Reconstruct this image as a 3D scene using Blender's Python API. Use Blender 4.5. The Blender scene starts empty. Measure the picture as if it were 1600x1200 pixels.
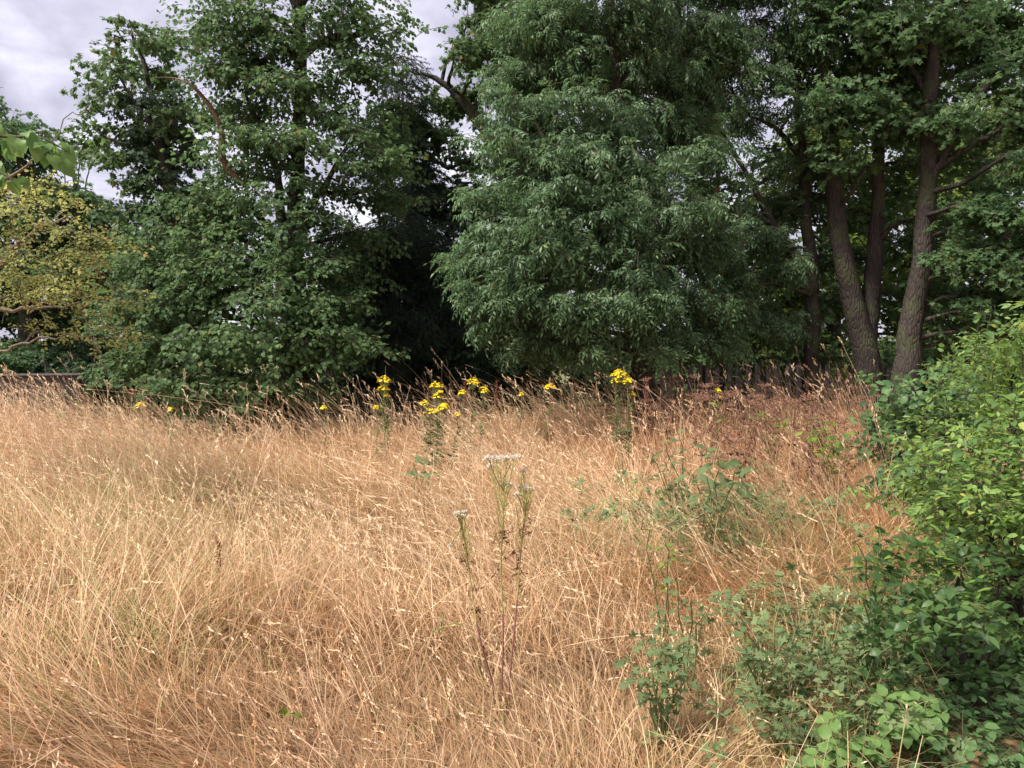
import bpy, math, random
import numpy as np

# ------------------------------------------------------------------ camera, world, sun, exposure
SC = bpy.context.scene
COL = SC.collection
FPX = 1202.0                       # focal length in pixels of the 1600 px wide photograph
EYE = 1.6
PITCH = math.atan(70.0 / FPX)      # horizon lies 70 px above the middle of the picture
cam_d = bpy.data.cameras.new('camera')
cam_d.sensor_width = 36.0
cam_d.lens = 36.0 * FPX / 1600.0
cam_d.clip_start = 0.05
cam_d.clip_end = 3000.0
cam = bpy.data.objects.new('camera', cam_d)
COL.objects.link(cam)
cam.location = (0, 0, EYE)
cam.rotation_euler = (math.pi / 2 - PITCH, 0, 0)
SC.camera = cam

SUN_ELEV, SUN_AZ = math.radians(56), math.radians(-118)   # azimuth measured from +Y towards +X
W = bpy.data.worlds.new('World')
SC.world = W
W.use_nodes = True
nt = W.node_tree
nt.nodes.clear()
N, L = nt.nodes.new, nt.links.new
out = N('ShaderNodeOutputWorld')
bg = N('ShaderNodeBackground')
bg.inputs['Strength'].default_value = 1.0
sky = N('ShaderNodeTexSky')
sky.sky_type = 'NISHITA'
sky.sun_disc = False
sky.sun_elevation = SUN_ELEV
sky.sun_rotation = SUN_AZ
sky.air_density, sky.dust_density = 1.0, 2.0
skys = N('ShaderNodeVectorMath'); skys.operation = 'SCALE'; skys.inputs['Scale'].default_value = 0.10
L(sky.outputs[0], skys.inputs[0])
tc = N('ShaderNodeTexCoord')
sep = N('ShaderNodeSeparateXYZ'); L(tc.outputs['Generated'], sep.inputs[0])
zz = N('ShaderNodeMath'); zz.operation = 'MAXIMUM'; zz.inputs[1].default_value = 0.0; L(sep.outputs['Z'], zz.inputs[0])
za = N('ShaderNodeMath'); za.operation = 'ADD'; za.inputs[1].default_value = 0.25; L(zz.outputs[0], za.inputs[0])
dx = N('ShaderNodeMath'); dx.operation = 'DIVIDE'; L(sep.outputs['X'], dx.inputs[0]); L(za.outputs[0], dx.inputs[1])
dy = N('ShaderNodeMath'); dy.operation = 'DIVIDE'; L(sep.outputs['Y'], dy.inputs[0]); L(za.outputs[0], dy.inputs[1])
cmb = N('ShaderNodeCombineXYZ'); L(dx.outputs[0], cmb.inputs[0]); L(dy.outputs[0], cmb.inputs[1])
n1 = N('ShaderNodeTexNoise'); n1.inputs['Scale'].default_value = 3.4; n1.inputs['Detail'].default_value = 8
n1.inputs['Roughness'].default_value = 0.56; n1.inputs['Distortion'].default_value = 0.25
L(cmb.outputs[0], n1.inputs['Vector'])
rp = N('ShaderNodeValToRGB')
rp.color_ramp.elements[0].position = 0.34; rp.color_ramp.elements[0].color = (0.168, 0.160, 0.200, 1)
rp.color_ramp.elements[1].position = 0.68; rp.color_ramp.elements[1].color = (0.385, 0.378, 0.410, 1)
e = rp.color_ramp.elements.new(0.5); e.color = (0.255, 0.245, 0.295, 1)
L(n1.outputs['Fac'], rp.inputs['Fac'])
mx = N('ShaderNodeMix'); mx.data_type = 'RGBA'; mx.inputs['Factor'].default_value = 0.93
L(skys.outputs[0], mx.inputs['A']); L(rp.outputs[0], mx.inputs['B'])
L(mx.outputs['Result'], bg.inputs['Color']); L(bg.outputs[0], out.inputs[0])

sun_d = bpy.data.lights.new('sun', 'SUN')
sun_d.energy = 2.7
sun_d.angle = math.radians(14)
sun_d.color = (1.0, 0.95, 0.87)
sun = bpy.data.objects.new('sun', sun_d)
COL.objects.link(sun)
sd = (math.sin(SUN_AZ) * math.cos(SUN_ELEV), math.cos(SUN_AZ) * math.cos(SUN_ELEV), math.sin(SUN_ELEV))
from mathutils import Vector
sun.rotation_euler = Vector(sd).to_track_quat('Z', 'Y').to_euler()
sun.location = (sd[0] * 40, sd[1] * 40, sd[2] * 40)

SC.view_settings.view_transform = 'Standard'
SC.view_settings.look = 'None'
SC.view_settings.exposure = 1.62
SC.view_settings.gamma = 1.0
SC.render.engine = 'CYCLES'
SC.cycles.max_bounces = 9
SC.cycles.diffuse_bounces = 7
SC.cycles.transmission_bounces = 6
SC.cycles.glossy_bounces = 2
SC.cycles.transparent_max_bounces = 4
SC.cycles.use_denoising = True
SC.cycles.denoiser = 'OPENIMAGEDENOISE'
SC.cycles.denoising_input_passes = 'RGB_ALBEDO_NORMAL'
SC.cycles.denoising_prefilter = 'ACCURATE'
SC.cycles.sample_clamp_indirect = 10.0

# ------------------------------------------------------------------ small maths
cP, sP = math.cos(PITCH), math.sin(PITCH)
def P(px, py, d):
    """point seen at photo pixel (px, py), at distance d along +Y"""
    u, v = (px - 800.0) / FPX, (600.0 - py) / FPX
    r = np.array([u, cP + v * sP, -sP + v * cP])
    return np.array([0, 0, EYE]) + r * (d / r[1])
def G(px, py):
    """point of the ground seen at a photo pixel"""
    u, v = (px - 800.0) / FPX, (600.0 - py) / FPX
    r = np.array([u, cP + v * sP, -sP + v * cP])
    return np.array([0, 0, EYE]) + r * (-EYE / r[2])
def unit(v):
    return v / (np.linalg.norm(v) + 1e-9)

_g = np.random.default_rng(3)
_lat = _g.random((64, 64))
def vnoise(x, y, s=1.0, o=0.0):
    """smooth value noise 0..1 (arrays)"""
    x = np.asarray(x, float) * s + 100 + o; y = np.asarray(y, float) * s + 100 + o * 1.7
    xi, yi = np.floor(x).astype(int), np.floor(y).astype(int)
    fx, fy = x - xi, y - yi
    fx, fy = fx * fx * (3 - 2 * fx), fy * fy * (3 - 2 * fy)
    g = lambda a, b: _lat[a % 64, b % 64]
    return (g(xi, yi) * (1 - fx) + g(xi + 1, yi) * fx) * (1 - fy) + (g(xi, yi + 1) * (1 - fx) + g(xi + 1, yi + 1) * fx) * fy
def gh(x, y):
    return 0.10 * (vnoise(x, y, 0.55) - 0.5) + 0.05 * (vnoise(x, y, 1.9, 7) - 0.5)

# ------------------------------------------------------------------ materials
def newmat(name):
    m = bpy.data.materials.new(name); m.use_nodes = True
    m.node_tree.nodes.clear()
    return m, m.node_tree.nodes.new, m.node_tree.links.new
def attr(N, name, kind='GEOMETRY'):
    a = N('ShaderNodeAttribute'); a.attribute_name = name; a.attribute_type = kind
    return a
def math_(N, L, op, a, b=None):
    n = N('ShaderNodeMath'); n.operation = op
    for i, v in enumerate((a, b)):
        if v is None: continue
        if isinstance(v, (int, float)): n.inputs[i].default_value = v
        else: L(v, n.inputs[i])
    return n.outputs[0]
def mixc(N, L, f, a, b):
    n = N('ShaderNodeMix'); n.data_type = 'RGBA'
    for k, v in (('Factor', f), ('A', a), ('B', b)):
        if isinstance(v, (int, float)): n.inputs[k].default_value = v
        elif isinstance(v, tuple): n.inputs[k].default_value = (*v, 1)
        else: L(v, n.inputs[k])
    return n.outputs['Result']
def leafmat(name, dark, light, odd=None, odd_amount=0.0, transl=0.42, rough=0.6, spec=0.22, tcol=None):
    """thin leaf: two greens varied per leaf and per spray, an odd colour on some leaves, light passing through"""
    m, N, L = newmat(name)
    rnd = attr(N, 'rnd').outputs['Fac']
    tint = attr(N, 'tint', 'INSTANCER').outputs['Fac']
    oi = N('ShaderNodeObjectInfo').outputs['Random']
    f = math_(N, L, 'ADD', math_(N, L, 'MULTIPLY', rnd, 0.55), math_(N, L, 'MULTIPLY', tint, 0.55))
    f = math_(N, L, 'ADD', f, math_(N, L, 'MULTIPLY', oi, 0.12))
    c = mixc(N, L, f, dark, light)
    if odd:
        s = math_(N, L, 'FRACT', math_(N, L, 'MULTIPLY', math_(N, L, 'ADD', rnd, tint), 7.31))
        g = math_(N, L, 'LESS_THAN', s, odd_amount)
        c = mixc(N, L, g, c, odd)
    p = N('ShaderNodeBsdfPrincipled')
    L(c, p.inputs['Base Color']); p.inputs['Roughness'].default_value = rough
    p.inputs['Specular IOR Level'].default_value = spec
    t = N('ShaderNodeBsdfTranslucent')
    hs = N('ShaderNodeHueSaturation'); hs.inputs['Hue'].default_value = 0.493
    hs.inputs['Saturation'].default_value = 1.05; hs.inputs['Value'].default_value = 1.5
    L(c, hs.inputs['Color']); L(hs.outputs[0], t.inputs['Color'])
    mxs = N('ShaderNodeMixShader'); mxs.inputs[0].default_value = transl
    L(p.outputs[0], mxs.inputs[1]); L(t.outputs[0], mxs.inputs[2])
    o = N('ShaderNodeOutputMaterial'); L(mxs.outputs[0], o.inputs[0])
    return m
def barkmat(name, a, b, scale=6.0, bump=0.5, stretch=0.25, moss=0.0):
    m, N, L = newmat(name)
    tc = N('ShaderNodeTexCoord'); mp = N('ShaderNodeMapping'); mp.inputs['Scale'].default_value = (1, 1, stretch)
    L(tc.outputs['Object'], mp.inputs[0])
    n1 = N('ShaderNodeTexNoise'); n1.inputs['Scale'].default_value = scale * 3; n1.inputs['Detail'].default_value = 8
    n1.inputs['Roughness'].default_value = 0.7; n1.inputs['Distortion'].default_value = 0.6; L(mp.outputs[0], n1.inputs['Vector'])
    vo = N('ShaderNodeTexVoronoi'); vo.feature = 'DISTANCE_TO_EDGE'; vo.inputs['Scale'].default_value = scale * 3.5
    L(mp.outputs[0], vo.inputs['Vector'])
    crack = math_(N, L, 'MINIMUM', math_(N, L, 'MULTIPLY', vo.outputs['Distance'], 5.0), 1.0)
    n2 = N('ShaderNodeTexNoise'); n2.inputs['Scale'].default_value = scale * 0.4; n2.inputs['Detail'].default_value = 4
    L(tc.outputs['Object'], n2.inputs['Vector'])
    f = math_(N, L, 'ADD', math_(N, L, 'MULTIPLY', n1.outputs['Fac'], 1.1), math_(N, L, 'MULTIPLY', n2.outputs['Fac'], 0.7))
    f = math_(N, L, 'MULTIPLY', math_(N, L, 'SUBTRACT', f, 0.4), math_(N, L, 'ADD', math_(N, L, 'MULTIPLY', crack, 0.6), 0.4))
    c = mixc(N, L, f, a, b)
    if moss:
        n3 = N('ShaderNodeTexNoise'); n3.inputs['Scale'].default_value = 2.3; n3.inputs['Detail'].default_value = 6; L(tc.outputs['Object'], n3.inputs['Vector'])
        mf = math_(N, L, 'MULTIPLY', math_(N, L, 'GREATER_THAN', n3.outputs['Fac'], 0.54), math_(N, L, 'MULTIPLY', n1.outputs['Fac'], moss))
        c = mixc(N, L, mf, c, (0.075, 0.095, 0.035))
    p = N('ShaderNodeBsdfPrincipled'); L(c, p.inputs['Base Color']); p.inputs['Roughness'].default_value = 0.9
    p.inputs['Specular IOR Level'].default_value = 0.2
    bp = N('ShaderNodeBump'); bp.inputs['Strength'].default_value = bump; bp.inputs['Distance'].default_value = 0.04
    L(math_(N, L, 'ADD', n1.outputs['Fac'], crack), bp.inputs['Height']); L(bp.outputs[0], p.inputs['Normal'])
    o = N('ShaderNodeOutputMaterial'); L(p.outputs[0], o.inputs[0])
    return m
def plain(name, a, b=None, rough=0.8, scale=30, transl=0.0):
    """one colour broken up by fine noise"""
    m, N, L = newmat(name)
    b = b or tuple(x * 0.7 for x in a)
    tc = N('ShaderNodeTexCoord'); n1 = N('ShaderNodeTexNoise'); n1.inputs['Scale'].default_value = scale
    n1.inputs['Detail'].default_value = 4; L(tc.outputs['Object'], n1.inputs['Vector'])
    rnd = attr(N, 'rnd').outputs['Fac']
    f = math_(N, L, 'ADD', math_(N, L, 'MULTIPLY', n1.outputs['Fac'], 0.6), math_(N, L, 'MULTIPLY', rnd, 0.5))
    c = mixc(N, L, f, b, a)
    p = N('ShaderNodeBsdfPrincipled'); L(c, p.inputs['Base Color']); p.inputs['Roughness'].default_value = rough
    p.inputs['Specular IOR Level'].default_value = 0.25
    o = N('ShaderNodeOutputMaterial')
    if transl:
        t = N('ShaderNodeBsdfTranslucent'); L(c, t.inputs['Color'])
        x = N('ShaderNodeMixShader'); x.inputs[0].default_value = transl
        L(p.outputs[0], x.inputs[1]); L(t.outputs[0], x.inputs[2]); L(x.outputs[0], o.inputs[0])
    else:
        L(p.outputs[0], o.inputs[0])
    return m
def grassmat(name, base, tan, straw, rust, green):
    """dry stems: dark brown at the foot, straw above; per-tuft rust and green"""
    m, N, L = newmat(name)
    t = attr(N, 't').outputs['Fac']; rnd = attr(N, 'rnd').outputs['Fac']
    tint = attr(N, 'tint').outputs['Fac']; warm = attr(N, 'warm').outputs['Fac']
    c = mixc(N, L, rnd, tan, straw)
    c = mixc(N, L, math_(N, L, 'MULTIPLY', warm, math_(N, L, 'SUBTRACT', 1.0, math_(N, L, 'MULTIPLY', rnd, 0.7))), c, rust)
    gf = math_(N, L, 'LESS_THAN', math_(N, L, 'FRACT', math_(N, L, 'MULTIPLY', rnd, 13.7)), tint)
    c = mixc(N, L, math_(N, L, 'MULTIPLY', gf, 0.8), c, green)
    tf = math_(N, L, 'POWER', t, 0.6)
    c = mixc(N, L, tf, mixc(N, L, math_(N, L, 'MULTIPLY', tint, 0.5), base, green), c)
    p = N('ShaderNodeBsdfPrincipled'); L(c, p.inputs['Base Color']); p.inputs['Roughness'].default_value = 0.55
    p.inputs['Specular IOR Level'].default_value = 0.35
    tr = N('ShaderNodeBsdfTranslucent'); L(c, tr.inputs['Color'])
    x = N('ShaderNodeMixShader'); x.inputs[0].default_value = 0.3
    L(p.outputs[0], x.inputs[1]); L(tr.outputs[0], x.inputs[2])
    o = N('ShaderNodeOutputMaterial'); L(x.outputs[0], o.inputs[0])
    return m

M = {}
M['lime'] = leafmat('lime_leaf', (0.044, 0.094, 0.040), (0.135, 0.215, 0.080), (0.20, 0.21, 0.07), 0.02)
M['sycamore'] = leafmat('sycamore_leaf', (0.048, 0.092, 0.038), (0.125, 0.195, 0.070), (0.19, 0.17, 0.06), 0.03, transl=0.42)
M['wood_leaf'] = leafmat('woodland_leaf', (0.047, 0.098, 0.044), (0.112, 0.188, 0.075), (0.16, 0.18, 0.06), 0.02, transl=0.45)
M['ash'] = leafmat('ash_leaf', (0.046, 0.102, 0.044), (0.130, 0.215, 0.092), (0.17, 0.22, 0.08), 0.03, transl=0.40, rough=0.48, spec=0.4)
M['far_leaf'] = leafmat('far_tree_leaf', (0.060, 0.110, 0.032), (0.170, 0.235, 0.060), (0.22, 0.21, 0.06), 0.05, transl=0.48)
M['needle'] = leafmat('spruce_needle', (0.014, 0.032, 0.020), (0.045, 0.078, 0.045), None, 0, transl=0.12, rough=0.6, spec=0.25)
M['hawthorn'] = leafmat('hawthorn_leaf', (0.140, 0.172, 0.055), (0.345, 0.360, 0.120), (0.34, 0.21, 0.10), 0.03, transl=0.45)
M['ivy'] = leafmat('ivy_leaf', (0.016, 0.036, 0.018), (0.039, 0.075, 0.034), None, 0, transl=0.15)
M['hedge'] = leafmat('hedge_leaf', (0.062, 0.140, 0.040), (0.250, 0.365, 0.090), (0.34, 0.38, 0.09), 0.05, rough=0.5, spec=0.35)
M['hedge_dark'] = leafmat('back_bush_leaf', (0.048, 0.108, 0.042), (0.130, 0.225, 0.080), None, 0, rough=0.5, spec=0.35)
M['shrub'] = leafmat('shrub_leaf', (0.034, 0.078, 0.024), (0.110, 0.190, 0.052), (0.16, 0.17, 0.05), 0.03, rough=0.45, spec=0.4)
M['shoot'] = leafmat('young_shoot_leaf', (0.12, 0.22, 0.035), (0.24, 0.34, 0.07), None, 0)
M['herb'] = leafmat('grey_green_herb_leaf', (0.100, 0.155, 0.065), (0.225, 0.285, 0.125), (0.27, 0.30, 0.10), 0.03, rough=0.6, spec=0.2)
M['bramble'] = leafmat('bramble_leaf', (0.10, 0.19, 0.055), (0.21, 0.33, 0.10), None, 0, rough=0.45)
M['weed'] = leafmat('weed_leaf', (0.10, 0.16, 0.03), (0.28, 0.34, 0.06), None, 0)
M['ragleaf'] = leafmat('ragwort_leaf', (0.11, 0.165, 0.065), (0.22, 0.28, 0.12), None, 0)
M['ragstem'] = plain('ragwort_stem', (0.20, 0.24, 0.09), (0.12, 0.13, 0.06))
M['yellow'] = plain('yellow_floret', (0.90, 0.70, 0.02), (0.75, 0.50, 0.01), 0.6, 60, 0.25)
M['fluff'] = plain('white_seed_fluff', (0.82, 0.78, 0.70), (0.62, 0.52, 0.40), 0.9, 60, 0.3)
M['seedstem'] = plain('yellow_green_stem', (0.36, 0.34, 0.10), (0.22, 0.20, 0.07), 0.7, 25)
M['purple'] = plain('purple_stem_base', (0.30, 0.13, 0.11), (0.18, 0.08, 0.07), 0.7, 25)
M['withered'] = plain('withered_leaf', (0.24, 0.12, 0.06), (0.13, 0.06, 0.035), 0.9, 40)
M['dead'] = plain('dead_brown_stem', (0.30, 0.16, 0.10), (0.14, 0.075, 0.05), 0.9, 20)
M['bark'] = barkmat('bark', (0.030, 0.025, 0.022), (0.085, 0.068, 0.058), 7.0, 0.5, 0.2, 0.7)
M['bark_pale'] = barkmat('pale_twig_bark', (0.12, 0.09, 0.065), (0.30, 0.24, 0.18), 10, 0.3)
M['bark_red'] = barkmat('broken_limb_bark', (0.10, 0.055, 0.035), (0.30, 0.19, 0.13), 5)
M['twig'] = plain('green_twig', (0.07, 0.065, 0.035), (0.04, 0.035, 0.02))
M['paling'] = barkmat('weathered_paling', (0.08, 0.076, 0.078), (0.20, 0.19, 0.19), 8, 0.3, 0.1)
M['board'] = barkmat('weathered_board', (0.05, 0.040, 0.037), (0.13, 0.108, 0.10), 8, 0.3, 0.1)
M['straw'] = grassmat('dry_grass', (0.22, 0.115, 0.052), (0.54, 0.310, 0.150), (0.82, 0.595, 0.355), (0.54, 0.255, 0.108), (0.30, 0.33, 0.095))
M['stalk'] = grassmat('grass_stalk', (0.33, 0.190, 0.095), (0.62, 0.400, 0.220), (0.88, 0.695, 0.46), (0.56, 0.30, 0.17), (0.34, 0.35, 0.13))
M['greengrass'] = leafmat('green_grass', (0.10, 0.13, 0.03), (0.24, 0.26, 0.08), None, 0)

def groundmat():
    m, N, L = newmat('straw_litter_soil')
    tc = N('ShaderNodeTexCoord')
    n1 = N('ShaderNodeTexNoise'); n1.inputs['Scale'].default_value = 0.7; n1.inputs['Detail'].default_value = 6; L(tc.outputs['Object'], n1.inputs['Vector'])
    n2 = N('ShaderNodeTexNoise'); n2.inputs['Scale'].default_value = 45; n2.inputs['Detail'].default_value = 6; n2.inputs['Roughness'].default_value = 0.7
    L(tc.outputs['Object'], n2.inputs['Vector'])
    c = mixc(N, L, n2.outputs['Fac'], (0.10, 0.06, 0.034), (0.40, 0.25, 0.12))
    c = mixc(N, L, math_(N, L, 'MULTIPLY', n1.outputs['Fac'], 0.5), c, (0.20, 0.11, 0.05))
    sp = N('ShaderNodeSeparateXYZ'); L(tc.outputs['Object'], sp.inputs[0])            # green turf beyond the palings
    tf = math_(N, L, 'GREATER_THAN', math_(N, L, 'ADD', sp.outputs['Y'], n1.outputs['Fac']), 13.9)
    c = mixc(N, L, math_(N, L, 'MULTIPLY', tf, 0.85), c, mixc(N, L, n2.outputs['Fac'], (0.045, 0.060, 0.022), (0.14, 0.17, 0.055)))
    p = N('ShaderNodeBsdfPrincipled'); L(c, p.inputs['Base Color']); p.inputs['Roughness'].default_value = 0.95
    bp = N('ShaderNodeBump'); bp.inputs['Strength'].default_value = 0.6; bp.inputs['Distance'].default_value = 0.03
    L(n2.outputs['Fac'], bp.inputs['Height']); L(bp.outputs[0], p.inputs['Normal'])
    o = N('ShaderNodeOutputMaterial'); L(p.outputs[0], o.inputs[0])
    return m
M['ground'] = groundmat()

# ------------------------------------------------------------------ mesh builder
class MB:
    def __init__(s):
        s.v, s.f, s.r, s.t, s.m = [], [], [], [], []
    def add(s, verts, faces, rnd=0.0, t=None, mat=0):
        b = len(s.v)
        s.v.extend([tuple(x) for x in verts]); s.f.extend([tuple(b + i for i in f) for f in faces])
        s.r.extend([rnd] * len(verts)); s.t.extend(t if t is not None else [1.0] * len(verts))
        s.m.extend([mat] * len(faces))
    def tube(s, pts, rad, sides=6, mat=0, rng=None, rough=0.0, cap=True, rnd=0.5):
        pts = np.asarray(pts, float); n = len(pts)
        tan = np.gradient(pts, axis=0)
        tan /= (np.linalg.norm(tan, axis=1)[:, None] + 1e-9)
        a = np.array([1.0, 0, 0]) if abs(tan[0][0]) < 0.8 else np.array([0, 1.0, 0])
        vs = []; ts = []
        u = unit(np.cross(tan[0], a))
        for i in range(n):
            u = unit(u - tan[i] * np.dot(u, tan[i])); w = np.cross(tan[i], u)
            for k in range(sides):
                an = 2 * math.pi * k / sides
                r = rad[i] * (1 + (rng.uniform(-rough, rough) if rng is not None else 0))
                vs.append(pts[i] + (u * math.cos(an) + w * math.sin(an)) * r); ts.append(i / (n - 1))
        fs = []
        for i in range(n - 1):
            for k in range(sides):
                k2 = (k + 1) % sides
                fs.append((i * sides + k, i * sides + k2, (i + 1) * sides + k2, (i + 1) * sides + k))
        if cap:
            fs.append(tuple(range(sides - 1, -1, -1))); fs.append(tuple((n - 1) * sides + k for k in range(sides)))
        s.add(vs, fs, rnd, ts, mat)
    def leaf(s, pos, d, up, size, shape, rnd, fold=0.25, curl=0.2, mat=0, width=1.0):
        d = unit(np.asarray(d, float)); y = unit(np.cross(up, d)); z = np.cross(d, y)
        o, faces = SHAPES[shape]
        vs = [pos + (d * px + y * py * width + z * (abs(py) * fold - curl * px * px)) * size for px, py in o]
        s.add(vs, faces, rnd, None, mat)
    def mesh(s, name, mats, smooth=True):
        me = bpy.data.meshes.new(name)
        me.from_pydata(s.v, [], s.f)
        for m in mats: me.materials.append(m)
        me.attributes.new('rnd', 'FLOAT', 'POINT').data.foreach_set('value', s.r)
        me.attributes.new('t', 'FLOAT', 'POINT').data.foreach_set('value', s.t)
        me.polygons.foreach_set('material_index', s.m)
        if smooth: me.polygons.foreach_set('use_smooth', [True] * len(s.f))
        me.update()
        return me
def _oval(pts):
    """pts: midrib x of three inner points, side (x, y) pairs -> 8-triangle leaf"""
    (x1, y1), (x2, y2) = pts
    o = [(0, 0), (x1, 0), (x2, 0), (1, 0), (x1, y1), (x2, y2), (x1, -y1), (x2, -y2)]
    f = [(0, 1, 4), (1, 2, 5, 4), (2, 3, 5), (0, 6, 1), (1, 6, 7, 2), (2, 7, 3)]
    return o, f
SHAPES = {'oval': _oval([(0.28, 0.24), (0.64, 0.22)]), 'heart': _oval([(0.12, 0.36), (0.55, 0.36)]),
          'lance': _oval([(0.25, 0.13), (0.6, 0.12)]), 'round': _oval([(0.22, 0.36), (0.7, 0.34)]),
          'dock': _oval([(0.15, 0.14), (0.55, 0.17)])}
_pl = [(0.0, 0.0), (0.02, 0.2), (-0.05, 0.52), (0.30, 0.34), (0.56, 0.60), (0.62, 0.22), (1.0, 0.0), (0.62, -0.22), (0.56, -0.60), (0.30, -0.34), (-0.05, -0.52), (0.02, -0.2)]
SHAPES['palm'] = ([(0.33, 0)] + _pl, [(0, i, i + 1 if i < len(_pl) else 1) for i in range(1, len(_pl) + 1)])
SHAPES['slim'] = ([(0, 0), (0.45, 0), (1, 0), (0.42, 0.15), (0.42, -0.15)], [(0, 1, 3), (1, 2, 3), (0, 4, 1), (1, 4, 2)])

def spline(pts, n):
    """Catmull-Rom through rows of pts (any number of columns), n samples a span"""
    p = np.asarray(pts, float)
    if len(p) < 3:
        t = np.linspace(0, 1, n + 1)[:, None]
        return p[0] * (1 - t) + p[-1] * t
    q = np.vstack([2 * p[0] - p[1], p, 2 * p[-1] - p[-2]])
    o = []
    for i in range(1, len(q) - 2):
        for k in range(n):
            t = k / n
            o.append(0.5 * (2 * q[i] + (q[i + 1] - q[i - 1]) * t + (2 * q[i - 1] - 5 * q[i] + 4 * q[i + 1] - q[i + 2]) * t * t
                            + (3 * q[i] - q[i - 1] - 3 * q[i + 1] + q[i + 2]) * t ** 3))
    o.append(p[-1])
    return np.array(o)

def obj(name, me, parent=None, loc=(0, 0, 0), kind=None):
    o = bpy.data.objects.new(name, me)
    COL.objects.link(o); o.location = loc
    if parent is not None: o.parent = parent
    if kind: o['kind'] = kind
    return o
def thing(name, label, cat, loc, group=None):
    o = obj(name, None, None, loc)
    o.empty_display_size = 0.1
    o['label'] = label; o['category'] = cat
    if group: o['group'] = group
    return o
def tag(o, label, cat, group=None):
    o['label'] = label; o['category'] = cat
    if group: o['group'] = group
    return o

# ------------------------------------------------------------------ scatter of leaf sprays / grass tufts (geometry nodes)
_groups = {}
def scatter_group(protos):
    key = protos[0].name
    if key in _groups: return _groups[key]
    ng = bpy.data.node_groups.new('scatter_' + key, 'GeometryNodeTree')
    ng.interface.new_socket('Geometry', in_out='INPUT', socket_type='NodeSocketGeometry')
    ng.interface.new_socket('Geometry', in_out='OUTPUT', socket_type='NodeSocketGeometry')
    N, L = ng.nodes.new, ng.links.new
    gi, go = N('NodeGroupInput'), N('NodeGroupOutput')
    g2i = N('GeometryNodeGeometryToInstance')
    for p in protos:
        oi = N('GeometryNodeObjectInfo'); oi.inputs['Object'].default_value = p
        oi.transform_space = 'ORIGINAL'
        L(oi.outputs['Geometry'], g2i.inputs[0])
    iop = N('GeometryNodeInstanceOnPoints')
    L(gi.outputs[0], iop.inputs['Points']); L(g2i.outputs[0], iop.inputs['Instance'])
    iop.inputs['Pick Instance'].default_value = True
    def na(n, t):
        a = N('GeometryNodeInputNamedAttribute'); a.data_type = t; a.inputs['Name'].default_value = n
        return a.outputs['Attribute']
    L(na('pid', 'INT'), iop.inputs['Instance Index'])
    e2r = N('FunctionNodeEulerToRotation'); L(na('rot', 'FLOAT_VECTOR'), e2r.inputs[0])
    L(e2r.outputs[0], iop.inputs['Rotation'])
    L(na('scl', 'FLOAT_VECTOR'), iop.inputs['Scale'])
    L(iop.outputs[0], go.inputs[0])
    _groups[key] = ng
    return ng
def scatter(name, parent, protos, pos, rot, scl, tint, mat, warm=None, loc=(0, 0, 0), pid=None, seed=0):
    pos = np.asarray(pos, float); n = len(pos)
    me = bpy.data.meshes.new(name)
    me.vertices.add(n); me.vertices.foreach_set('co', (pos - np.asarray(loc)).astype(np.float32).ravel())
    me.materials.append(mat)
    scl = np.asarray(scl, float)
    if scl.ndim == 1: scl = np.repeat(scl[:, None], 3, 1)
    if pid is None: pid = np.random.default_rng(seed).integers(0, len(protos), n)
    me.attributes.new('rot', 'FLOAT_VECTOR', 'POINT').data.foreach_set('vector', np.asarray(rot, np.float32).ravel())
    me.attributes.new('scl', 'FLOAT_VECTOR', 'POINT').data.foreach_set('vector', scl.astype(np.float32).ravel())
    me.attributes.new('pid', 'INT', 'POINT').data.foreach_set('value', np.asarray(pid, np.int32))
    me.attributes.new('tint', 'FLOAT', 'POINT').data.foreach_set('value', np.asarray(tint, np.float32))
    me.attributes.new('warm', 'FLOAT', 'POINT').data.foreach_set('value', np.asarray(warm if warm is not None else np.zeros(n), np.float32))
    me.update()
    o = obj(name, me, parent, (0, 0, 0) if parent is not None else loc, 'stuff')
    md = o.modifiers.new('scatter', 'NODES'); md.node_group = scatter_group(protos)
    return o
def frames_to_euler(d, up):
    d = d / np.linalg.norm(d, axis=1)[:, None]
    y = np.cross(up, d); y /= (np.linalg.norm(y, axis=1)[:, None] + 1e-9)
    z = np.cross(d, y)
    rx = np.arctan2(y[:, 2], z[:, 2]); ry = np.arcsin(np.clip(-d[:, 2], -1, 1)); rz = np.arctan2(d[:, 1], d[:, 0])
    return np.stack([rx, ry, rz], 1)
def proto(name, mb, mats):
    return bpy.data.objects.new(name, mb.mesh(name, mats))     # geometry source for the scatters, not linked to the scene

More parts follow.
